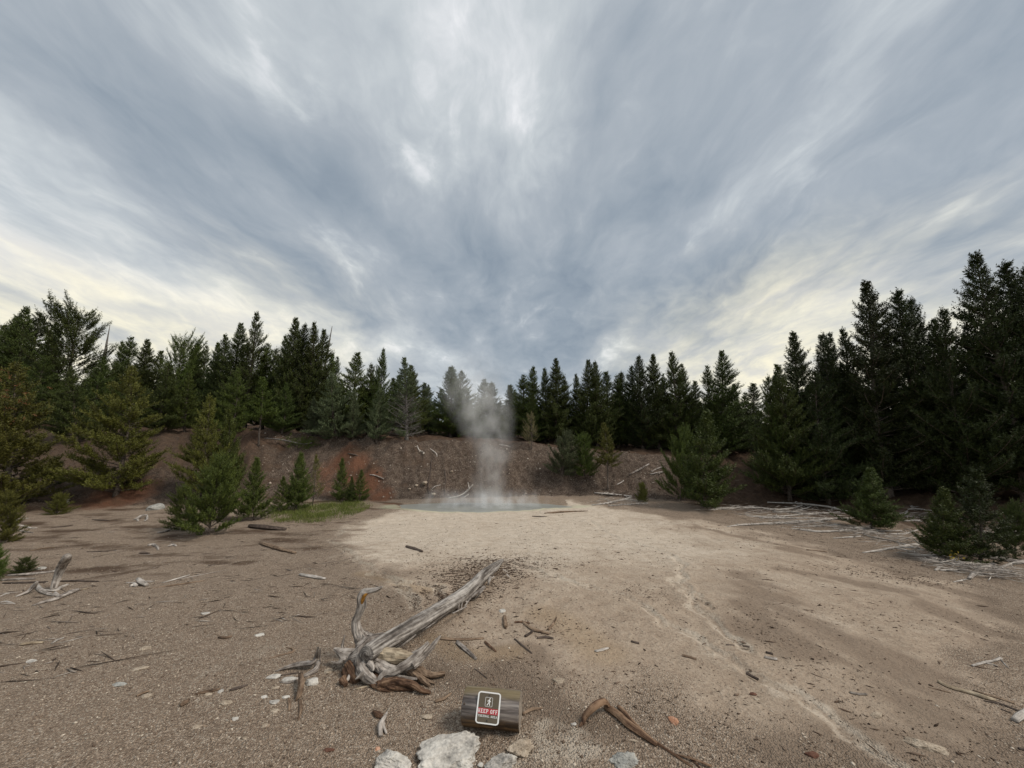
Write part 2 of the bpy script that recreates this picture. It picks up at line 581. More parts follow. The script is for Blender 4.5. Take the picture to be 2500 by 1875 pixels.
M_GROUND = ground_material()
W_GREY = wood_mat('weathered_grey_wood', (.040, .032, .027), (.175, .150, .130), (.44, .40, .36), gscale=(26, 1.8))
W_LOG = wood_mat('cracked_grey_trunk', (.016, .013, .011), (.120, .105, .093), (.44, .41, .375), gscale=(17, .8), spots=.22)
W_PALE = wood_mat('bleached_branch', (.11, .096, .083), (.305, .277, .248), (.53, .49, .445), gscale=(30, 3))
W_BROWN = wood_mat('brown_wood', (.035, .023, .016), (.125, .083, .055), (.27, .195, .135), gscale=(26, 2))
W_RED = wood_mat('red_rotten_wood', (.028, .016, .011), (.100, .056, .034), (.24, .155, .098), gscale=(26, 2))
W_DARK = wood_mat('dark_wood', (.022, .016, .013), (.060, .045, .036), (.13, .10, .082))
W_CREAM = wood_mat('bare_cream_wood', (.06, .045, .032), (.25, .195, .135), (.46, .385, .28), gscale=(24, 1.8))
W_AMBER = wood_mat('amber_heartwood', (.035, .018, .008), (.19, .085, .018), (.36, .18, .035))
BARK = wood_mat('pine_bark', (.030, .024, .020), (.085, .068, .056), (.16, .135, .115), gscale=(20, 6))
BARK_GREY = wood_mat('dead_grey_bark', (.05, .046, .042), (.13, .12, .11), (.23, .215, .20), gscale=(20, 6))
FOL = {
    'dark': foliage_mat('needles_dark', (.026, .040, .008), (.090, .116, .024)),
    'mid': foliage_mat('needles_mid', (.036, .056, .010), (.118, .152, .028)),
    'olive': foliage_mat('needles_olive', (.055, .060, .010), (.155, .158, .030)),
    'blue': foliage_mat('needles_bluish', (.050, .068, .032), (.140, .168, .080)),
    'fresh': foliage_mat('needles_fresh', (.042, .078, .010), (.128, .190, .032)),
    'deep': foliage_mat('needles_deep', (.014, .022, .006), (.050, .068, .016)),
    'dry': foliage_mat('needles_dry', (.12, .105, .05), (.27, .235, .12)),
    'rust': foliage_mat('needles_rust', (.12, .045, .018), (.24, .11, .045)),
}
S_WHITE = stone_mat('white_sinter', (.13, .124, .115), (.40, .378, .342), (.66, .63, .57), 7)
S_TAN = stone_mat('tan_stone', (.15, .115, .085), (.33, .270, .205), (.54, .465, .37))
S_ORANGE = stone_mat('orange_stone', (.22, .10, .055), (.45, .235, .145), (.62, .42, .31))
S_BLUE = stone_mat('bluegrey_stone', (.12, .118, .110), (.29, .29, .27), (.47, .46, .42))
S_BROWN = stone_mat('redbrown_stone', (.05, .025, .018), (.12, .058, .040), (.2, .11, .075))

# ------------------------------------------------------------------ ground
poly_w = lambda pts: np.array([tuple(ground(*p)[0])[:2] for p in pts])


def seg_dist(x, y, pl):
    d = np.full(x.shape, 1e9)
    for (x0, y0), (x1, y1) in zip(pl[:-1], pl[1:]):
        L = (x1 - x0) ** 2 + (y1 - y0) ** 2 + 1e-9
        t = np.clip(((x - x0) * (x1 - x0) + (y - y0) * (y1 - y0)) / L, 0, 1)
        d = np.minimum(d, np.hypot(x - x0 - t * (x1 - x0), y - y0 - t * (y1 - y0)))
    return d


def inside(x, y, pl):
    c = np.zeros(x.shape, bool)
    n = len(pl)
    for i in range(n):
        x0, y0 = pl[i]; x1, y1 = pl[(i + 1) % n]
        k = ((y0 > y) != (y1 > y)) & (x < (x1 - x0) * (y - y0) / (y1 - y0 + 1e-12) + x0)
        c ^= k
    return c


MUD_EDGE = poly_w([(985, 1246), (900, 1262), (838, 1288), (815, 1330), (868, 1368), (905, 1400), (985, 1428), (1055, 1480), (1090, 1530), (1125, 1590), (1290, 1650),
                   (1420, 1690), (1560, 1760), (1640, 1872), (2490, 1870), (2480, 1490), (2330, 1425), (2190, 1385), (2040, 1345), (1880, 1300),
                   (1720, 1272), (1560, 1246), (1400, 1222), (1300, 1215), (1100, 1226)])
RUNNELS = [poly_w(p) for p in (
    [(1445, 1270), (1475, 1300), (1530, 1320), (1620, 1345), (1665, 1375), (1665, 1400), (1640, 1420), (1690, 1450), (1730, 1490)],
    [(1250, 1372), (1330, 1402), (1430, 1432), (1520, 1448), (1560, 1472), (1610, 1512), (1680, 1545), (1760, 1600), (1850, 1650), (1950, 1710), (2080, 1790), (2190, 1875)],
    [(1660, 1400), (1680, 1450), (1740, 1520), (1830, 1590)],
    [(838, 1290), (812, 1322), (880, 1372), (960, 1416), (1060, 1432), (1080, 1436)],
    [(1060, 1440), (1085, 1470), (1075, 1500)],
    [(905, 1398), (980, 1418), (1060, 1430)],
    [(985, 1250), (1090, 1258), (1200, 1262), (1300, 1254), (1368, 1235)],
    [(960, 1420), (1000, 1450), (1020, 1490)],
)]
BROWNS = [(poly_w(p), w) for p, w in (
    ([(1850, 1430), (1900, 1480), (1980, 1530), (2080, 1590), (2200, 1670), (2330, 1760), (2460, 1840)], .55),
    ([(1760, 1460), (1830, 1520), (1900, 1570)], .30),
    ([(1960, 1400), (2100, 1425), (2250, 1460), (2400, 1520), (2490, 1570)], .25),
    ([(1980, 1340), (2200, 1400), (2400, 1470), (2500, 1510)], .25),
    ([(1060, 1640), (1200, 1650), (1330, 1690), (1500, 1790)], .25),
    ([(1700, 1285), (1850, 1320), (2000, 1360)], .22),
    ([(1960, 1840), (2150, 1780), (2350, 1850), (2500, 1880)], .4),
)]
WIDE_SALT = [(poly_w(p), w, a_) for p, w, a_ in (
    ([(1880, 1670), (1980, 1730), (2100, 1800), (2200, 1880)], .13, .75),
    ([(1560, 1480), (1640, 1530), (1760, 1600), (1880, 1670)], .09, .6),
    ([(470, 1660), (540, 1620), (640, 1590)], .22, .62),
    ([(640, 1720), (720, 1690), (800, 1690)], .20, .5),
    ([(1660, 1410), (1690, 1460), (1720, 1490)], .16, .5),
    ([(830, 1290), (815, 1330), (900, 1390), (1060, 1436)], .16, .55),
    ([(985, 1252), (1150, 1262), (1330, 1256)], .35, .4),
)]
OCHRE = [(poly_w(p), w) for p, w in (
    ([(1330, 1500), (1400, 1540), (1470, 1590)], .30),
    ([(880, 1400), (990, 1425), (1040, 1445)], .16),
    ([(1060, 1560), (1130, 1600), (1250, 1590)], .16),
)]
REDS = [(ground(X, Y)[0], s, a) for X, Y, s, a in ((930, 1215, .60, 1.), (900, 1180, .70, 1.), (868, 1145, .75, 1.), (838, 1118, .65, 1.), (800, 1150, .7, .7), (955, 1230, .45, .8), (800, 1190, .8, .55), (700, 1200, .8, .35),
                                                   (285, 1212, 1.5, .9), (620, 1058, 1.8, .5), (1530, 1190, .8, .35), (1430, 1185, .6, .3), (880, 1090, .6, .3))]
CHALK = [(ground(X, Y)[0], s, a) for X, Y, s, a in ((1085, 1105, .9, .9), (1150, 1112, .9, .8), (1010, 1112, .8, .7), (700, 1150, 1.1, .6), (640, 1180, .9, .5), (1560, 1135, .9, .6), (1240, 1110, .9, .5), (1080, 1190, .7, .4))]
CRUST = poly_w([(1275, 1800), (1330, 1770), (1400, 1785), (1450, 1820), (1480, 1860), (1460, 1875), (1250, 1875)])
TRACK = poly_w([(1000, 1500), (1120, 1440), (1230, 1370)])


def build_ground():
    th = np.concatenate([np.linspace(-72, 72, 760), np.linspace(72, 288, 62)[1:-1]]) * math.pi / 180
    r = np.concatenate([[0.05, .5, .9], np.geomspace(1.3, 24, 430), np.geomspace(24.4, 900, 70)])
    TH, RR = np.meshgrid(th, r)
    x, y = RR * np.sin(TH), RR * np.cos(TH)
    z = height(x, y)
    s, _, _ = slope_s(x, y)
    edge = seg_dist(x, y, np.vstack([MUD_EDGE, MUD_EDGE[:1]]))
    ins = inside(x, y, MUD_EDGE)
    sd_ = np.where(ins, edge, -edge)
    mud = sstep((sd_ + .18 + .55 * fbm(x * 1.1, y * 1.1, 4, 44) + .40) / 1.7) * (s < .12) * (1 - sstep((y - 15.35) / .4) * (x < 2.2))
    salt = np.zeros_like(x)
    for i, pl in enumerate(RUNNELS):
        wx = x + .10 * fbm(x * 2.2, y * 2.2, 3, 50 + i); wy = y + .10 * fbm(x * 2.2, y * 2.2, 3, 70 + i)
        d = seg_dist(wx, wy, pl)
        wd = .035 + .022 * fbm(x * 1.1, y * 1.1, 2, 90 + i)
        salt = np.maximum(salt, np.exp(-(np.abs(d - .05) / (wd + .02)) ** 2) * (.75 + .4 * fbm(x * 1.7, y * 1.7, 2, 33)))
        z = z - .022 * np.exp(-(d / .055) ** 2) + .008 * np.exp(-((d - .11) / .05) ** 2)
    for pl, wd, am in WIDE_SALT:
        d = seg_dist(x + .14 * fbm(x * 1.4, y * 1.4, 3, 95), y + .14 * fbm(x * 1.4, y * 1.4, 3, 96), pl)
        salt = np.maximum(salt, am * np.exp(-(d / wd) ** 2) * (.75 + .6 * fbm(x * 3.2 + y * 2, y * 3.2, 3, 97)))
    brown = np.zeros_like(x)
    for pl, wd in BROWNS:
        wx = x + .35 * fbm(x * .8, y * .8, 3, 41); wy = y + .35 * fbm(x * .8, y * .8, 3, 42)
        brown = np.maximum(brown, np.exp(-(seg_dist(wx, wy, pl) / wd) ** 2))
    streak = fbm(x * 2.4 + y * .9, y * 1.0 - x * .35, 4, 61)
    brown = np.clip(brown * (1 + .9 * streak), 0, 1)
    far_right = sstep((x - 2.6) / 3.5) * .45
    brown = np.maximum(brown, far_right * (0.6 + .8 * streak))
    ochre = np.zeros_like(x)
    for pl, wd in OCHRE:
        ochre = np.maximum(ochre, np.exp(-(seg_dist(x, y, pl) / wd) ** 2))
    red = np.zeros_like(x)
    for p, sg, a in REDS:
        red = np.maximum(red, a * np.exp(-((x - p.x) ** 2 + (y - p.y) ** 2) / sg ** 2))
    chalk = np.zeros_like(x)
    for p, sg, a in CHALK:
        chalk = np.maximum(chalk, a * np.exp(-((x - p.x) ** 2 + (y - p.y) ** 2) / sg ** 2))
    bank = sstep((s + .02) / .10)
    rim = np.interp(TH, _th, _w)
    right = sstep((TH - .42) / .12)
    left = sstep((-TH - .45) / .15)
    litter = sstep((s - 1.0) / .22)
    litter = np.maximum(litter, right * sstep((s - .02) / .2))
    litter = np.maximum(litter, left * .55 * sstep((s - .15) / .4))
    pd = pool_d(x, y)
    algae = np.exp(-((pd - 1.16) / .16) ** 2) * sstep((15.9 - y) / .8) * 0.9
    cr = np.where(inside(x, y, CRUST), 1.0, 1.0 * np.exp(-(seg_dist(x, y, np.vstack([CRUST, CRUST[:1]])) / .10) ** 2))
    salt = np.maximum(salt, cr * (.7 + .5 * fbm(x * 6, y * 6, 2, 8)))
    pale = sstep((y - 4.2) / 6.0) * (1 - .65 * sstep((x - 2.0) / 4.5)) + .25 * fbm(x * .7, y * .7, 3, 47)
    left_shade_litter = sstep((-x - 1.6) / 3.5) * sstep((y - 4.5) / 3.5)  # left flat: forest shade painted into the colour along with thin litter
    litter = np.maximum(litter, left_shade_litter * (.30 + .5 * fbm(x * .6, y * 1.6, 3, 48)))
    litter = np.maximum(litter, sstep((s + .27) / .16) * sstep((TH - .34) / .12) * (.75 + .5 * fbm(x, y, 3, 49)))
    nr, nt = RR.shape
    i = np.arange(nr - 1)[:, None] * nt; k = np.arange(nt)[None, :]; k2 = (k + 1) % nt
    q = np.stack([i + k, i + k2, i + nt + k2, i + nt + k], -1).reshape(-1, 4)[:, ::-1]
    f = lambda a: ('POINT', np.clip(a, 0, 1).ravel())
    me = np_mesh('ground', np.stack([x, y, z], -1).reshape(-1, 3), q, True,
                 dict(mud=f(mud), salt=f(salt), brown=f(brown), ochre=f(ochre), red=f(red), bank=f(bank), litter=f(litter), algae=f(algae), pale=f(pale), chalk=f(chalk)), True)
    me.materials.append(M_GROUND)
    return tag(link('ground', me), 'tan mud flat and gravel basin below a brown earth bank', kind='structure')


build_ground()


def build_pool():
    n = 72
    a = np.linspace(0, 2 * np.pi, n, endpoint=False)
    k = 1.10 * (1 + 0.07 * np.sin(3 * a + 0.6) + 0.04 * np.sin(7 * a + 2))
    v = [(POOL_C[0], POOL_C[1], POOL_Z - .055)] + [(POOL_C[0] + POOL_R[0] * kk * math.cos(t), POOL_C[1] + POOL_R[1] * kk * math.sin(t), POOL_Z - .055) for t, kk in zip(a, k)]
    me = np_mesh('pool', np.array(v), np.array([(0, 1 + j, 1 + (j + 1) % n) for j in range(n)]), True)
    m, t, b = new_mat('milky_pool_water', .30, .4)
    pos = t.n('ShaderNodeNewGeometry').outputs['Position']
    nn = t.noise(pos, 1.4, 4, .55)
    t.put(b.inputs['Base Color'], t.mix(nn, (.205, .215, .200), (.31, .315, .288)))
    t.put(b.inputs['Normal'], bump(t, t.noise(t.mapping(pos, (1, 2, 1)), 9, 3, .6), .35, .02))
    me.materials.append(m)
    tag(link('pool', me), 'steaming grey-green hot spring pool at the foot of the bank', 'pool', kind='structure')


build_pool()

# ------------------------------------------------------------------ trees
def unit(v):
    return v / (np.linalg.norm(v, axis=-1, keepdims=True) + 1e-9)


def needles(S, D, L, K, nl, nw, rng, curl=.25):
    """bottle-brush shoots: S starts, D directions, L lengths -> triangles"""
    n = len(S)
    t = rng.uniform(.05, 1.0, (n, K))
    ph = rng.uniform(0, 2 * np.pi, (n, K))
    ref = np.where(np.abs(D[:, 2:3]) < .9, np.array([[0, 0, 1.]]), np.array([[1., 0, 0]]))
    A = unit(np.cross(D, ref)); B = np.cross(D, A)
    up = np.array([0, 0, 1.])
    base = S[:, None] + D[:, None] * (L[:, None] * t)[..., None] + up * (curl * (L[:, None] * t ** 2))[..., None]
    axis = unit(D[:, None] + up * (curl * 2 * t)[..., None])
    perp = A[:, None] * np.cos(ph)[..., None] + B[:, None] * np.sin(ph)[..., None]
    nd = unit(axis * rng.uniform(.35, .9, (n, K))[..., None] + perp)
    side = unit(np.cross(nd, rng.normal(size=(n, K, 3))))
    ln = nl * rng.uniform(.7, 1.2, (n, K))[..., None] * (1 - .35 * t ** 3)[..., None]
    w = nw * rng.uniform(.7, 1.3, (n, K))[..., None]
    V = np.stack([base - side * w * .5, base + side * w * .5, base + nd * ln], 2).reshape(-1, 3)
    tone = np.repeat(np.clip(rng.beta(2, 2.6, n), 0, 1), K)
    return V, tone


class Proto:
    pass


def gen_pine(seed, H, cb=.12, wid=.18, whorl=.30, per=5, shoot=.20, K=20, nl=.055, nw=.012, up=.55, dens=1.0, prof='cone', lean=.0,
             bare=0.0, irr=.35, tr=.017, gaps=.1, curl=.35, inner=.35):
    rng = np.random.default_rng(seed)
    mb = MB()
    ph0 = rng.uniform(0, 6.28)
    ax = lambda h: np.array([lean * H * (h / H) ** 2 * math.cos(ph0) + .012 * H * math.sin(h / H * 5 + ph0), .012 * H * math.sin(h / H * 4 + 1 + ph0) + lean * H * (h / H) ** 2 * math.sin(ph0), h])
    hs = np.linspace(-.12, H * .985, 9)
    mb.tube([ax(h) for h in hs], [max(H * tr * (1 - .93 * max(h, 0) / H) * (1.25 if h <= 0 else 1), .006) for h in hs], 7, .10, seed, 2)
    S, D, L = [], [], []
    h = H * cb + rng.uniform(0, whorl)
    lob = rng.uniform(0, 6.28, 3)
    nb = 0
    dead = MB()
    while h < H * .975:
        f = (h - H * cb) / (H * (1 - cb))
        if prof == 'cone':
            q = (1 - f) ** 1.02 * min(1, .72 + f * 2.5)
        elif prof == 'spire':
            q = (1 - f) ** .95 * min(1, .7 + f * 3)
        elif prof == 'round':
            q = math.sqrt(max(0, 1 - (2 * f - 1.0) ** 2 * .92)) * (1 - .25 * f)
        else:  # bush
            q = max(0.0, 1 - f ** 1.7) ** .8
        n = per if f < .8 else max(3, per - 1)
        for j in range(n):
            if rng.random() < gaps * (1 - f * .7):
                continue
            az = 6.283 * (j + rng.uniform(-.3, .3)) / n + nb * 1.1
            asym = 1 + .22 * math.cos(az - lob[0]) + .14 * math.sin(2 * az + lob[1] + h)
            bl = max(.06 * shoot / .2, H * wid * q * asym * (1 + irr * rng.uniform(-1, .8)))
            el = rng.uniform(-.12, .25) + up * f
            if prof == 'bush':
                el = rng.uniform(-.12, .42) + up * f
            p = ax(h + rng.uniform(-.08, .08)); d = np.array([math.cos(az) * math.cos(el), math.sin(az) * math.cos(el), math.sin(el)])
            ns = 5
            pts = [p.copy()]
            for k in range(ns):
                d = unit(d + np.array([rng.uniform(-.12, .12), rng.uniform(-.12, .12), .16 * up + rng.uniform(-.05, .12)]))
                p = p + d * bl / ns; pts.append(p.copy())
            pts = np.array(pts)
            tipk = .50 + .50 * min(1, (1 - f) * 4.5) if prof in ('cone', 'spire') else 1.0
            isbare = f < bare and rng.random() < .85
            mb.tube(pts[[0, 2, 4, 5]], [max(.0045, H * tr * .26 * (1 - f * .7)) * k_ for k_ in (1, .7, .45, .3)], 4, 0, seed, 2, cap=False)
            if isbare:
                for k in range(5):
                    tt = rng.uniform(.3, 1); q0 = pts[0] + (pts[-1] - pts[0]) * tt
                    dd = unit(d + rng.normal(size=3) * .7 + np.array([0, 0, -.35]))
                    mb.tube([q0, q0 + dd * bl * .22, q0 + dd * bl * .34 + np.array([0, 0, -.05 * bl])], [.005, .004, .002], 3, 0, seed, 1, cap=False)
                continue
            # shoots along the outer part of the limb
            m = max(3, int(dens * (bl * (1 - inner)) / shoot * 3.6 + 2))
            for k in range(m):
                tt = inner + (1 - inner) * (k + rng.random()) / m
                fi = tt * ns; i0 = min(ns - 1, int(fi)); q0 = pts[i0] + (pts[i0 + 1] - pts[i0]) * (fi - i0)
                dl = unit(pts[i0 + 1] - pts[i0]); sd_ = unit(np.cross(dl, np.array([0, 0, 1.]))) * (1 if k % 2 else -1)
                dd = unit(dl * .75 + sd_ * rng.uniform(.3, 1.0) * (1.15 - tt * .6) + np.array([0, 0, rng.uniform(-.05, .45)]))
                sl = shoot * rng.uniform(.7, 1.25) * tipk
                S.append(q0); D.append(dd); L.append(sl)
                reach = bl * .42 * (1.05 - tt) * rng.uniform(.6, 1.1)          # branchlet: a chain of shoots fanning sideways
                q1, d1 = q0 + dd * sl * .75, dd
                while reach > sl * .7:
                    d1 = unit(d1 + dl * .22 + rng.normal(size=3) * .28 + np.array([0, 0, .10]))
                    S.append(q1); D.append(d1); L.append(sl)
                    if rng.random() < .55:
                        S.append(q1); D.append(unit(d1 + rng.normal(size=3) * .7 + np.array([0, 0, .15]))); L.append(sl * .8)
                    q1 = q1 + d1 * sl * .75; reach -= sl * .75
            S.append(pts[-1]); D.append(unit(pts[-1] - pts[-2])); L.append(shoot * rng.uniform(.9, 1.3) * tipk)
        h += whorl * rng.uniform(.7, 1.25) * (1 if f < .7 else .72); nb += 1
    top = ax(H * .95)
    S.append(top); D.append(np.array([0, 0, 1.])); L.append(H * .05)
    for k in range(4):
        a = k * 1.57 + ph0
        S.append(ax(H * .955)); D.append(unit(np.array([math.cos(a) * .45, math.sin(a) * .45, 1]))); L.append(shoot * .55)
    S, D, L = np.array(S), unit(np.array(D)), np.array(L)
    V, tone = needles(S, D, L, K, nl, nw, rng, curl)
    P = Proto()
    P.H = H
    n = len(V) // 3
    P.crown = np_mesh('crown', V, np.arange(n * 3).reshape(-1, 3), False, {'tone': ('FACE', tone)})
    o = mb.build('trunk', BARK); P.trunk = o.data
    bpy.data.objects.remove(o)
    P.n = n
    return P


PROTO = {
    'tallA': gen_pine(1, 9, .01, .275, .30, 7, .28, 14, .120, .030, .42, inner=.15),
    'tallB': gen_pine(2, 9, .03, .280, .33, 7, .30, 14, .125, .031, .50, gaps=.14, irr=.5, inner=.18),
    'tallC': gen_pine(3, 9, .01, .240, .29, 7, .28, 14, .120, .030, .38, lean=.015, inner=.15),
    'tallD': gen_pine(4, 9, .10, .270, .36, 7, .30, 14, .125, .031, .60, gaps=.18, irr=.5, inner=.25),
    'open': gen_pine(5, 8, .22, .310, .38, 7, .28, 15, .115, .030, .62, prof='round', gaps=.2, irr=.5, dens=.9, inner=.32),
    'spireA': gen_pine(6, 7, .03, .215, .25, 6, .24, 14, .105, .026, .35, prof='spire', inner=.15),
    'spireB': gen_pine(7, 7, .03, .250, .27, 6, .24, 14, .105, .026, .42, prof='spire', irr=.45, inner=.15),
    'midA': gen_pine(8, 5, .01, .330, .22, 7, .18, 15, .080, .020, .40, inner=.18),
    'midB': gen_pine(9, 5, .02, .380, .25, 7, .19, 15, .082, .020, .38, irr=.5, gaps=.12, inner=.20),
    'midC': gen_pine(10, 5, .05, .330, .24, 7, .18, 15, .080, .020, .48, gaps=.14, irr=.5, lean=.02, inner=.20),
    'grey': gen_pine(11, 6, .03, .250, .19, 8, .17, 14, .072, .018, .25, bare=.50, gaps=.05, tr=.022, inner=.2),
    'thin': gen_pine(12, 4, .28, .210, .22, 6, .16, 15, .072, .018, .45, tr=.012, inner=.15),
    'youngA': gen_pine(13, 2.0, .0, .34, .13, 7, .12, 20, .050, .011, .60, tr=.014, curl=.4, inner=.15),
    'youngB': gen_pine(14, 2.0, .02, .32, .15, 6, .13, 20, .052, .011, .70, tr=.013, gaps=.12, curl=.4, inner=.15),
    'youngC': gen_pine(15, 2.0, .04, .27, .18, 5, .13, 16, .050, .010, .8, tr=.012, gaps=.25, dens=.5, curl=.5),
    'bushA': gen_pine(16, 1.9, .0, .48, .11, 8, .13, 20, .052, .012, .30, prof='bush', dens=.8, curl=.35, inner=.22),
    'bushB': gen_pine(17, 1.9, .0, .58, .12, 8, .13, 20, .052, .012, .25, prof='bush', dens=.8, irr=.5, curl=.35, inner=.22),
    'shrub': gen_pine(18, 2.2, .10, .40, .17, 6, .11, 10, .035, .014, .8, prof='round', dens=.5, gaps=.2, curl=.3),
}
print('crown triangles', {k: p.n for k, p in PROTO.items()}, sum(p.n for p in PROTO.values()))
TREE_N = [0]
WIDE = 1.0


def top_z(Xt, Yt, y):
    v = (CY - Yt) / F
    return CAM_H + y * (SP + v * CP) / (CP - v * SP)


def plant(name, Xt, Yt, base, proto, fol, ws, label, group=None, cat='tree', lean=0.0, bark=None):
    P = PROTO[proto]
    if base[0] == 'b':
        p, _ = ground(base[2] if len(base) > 2 else Xt, base[1]); y = p.y
    else:
        y = base[1]
    ztop = top_z(Xt, Yt, y)
    dtop = y * CP + (ztop - CAM_H) * SP
    xt = (Xt - CX) / F * dtop
    x = p.x if (base[0] == 'b' and len(base) > 2) else xt
    zb = hz(x, y) - .03
    Hh = max(.3, ztop - zb)
    o = empty(name, (x, y, zb))
    TREE_N[0] += 1
    rz = (TREE_N[0] * 2.399) % 6.283
    o.rotation_euler = (0, math.atan2(xt - x, Hh) + lean, 0)
    s = Hh / P.H
    if group == G_C and proto[0] in 'ts':
        ws = ws * 1.22
    for nm, me, mat in (('trunk', P.trunk, bark or BARK), ('crown', P.crown, FOL[fol])):
        c = bpy.data.objects.new(nm, me)
        COL.objects.link(c)
        c.parent = o
        c.rotation_euler = (0, 0, rz)
        c.scale = (s * ws * WIDE, s * ws * WIDE, s)
        if not me.materials:
            me.materials.append(mat)
        c.material_slots[0].link = 'OBJECT'
        c.material_slots[0].material = mat
    tag(o, label, cat, group)
    return o


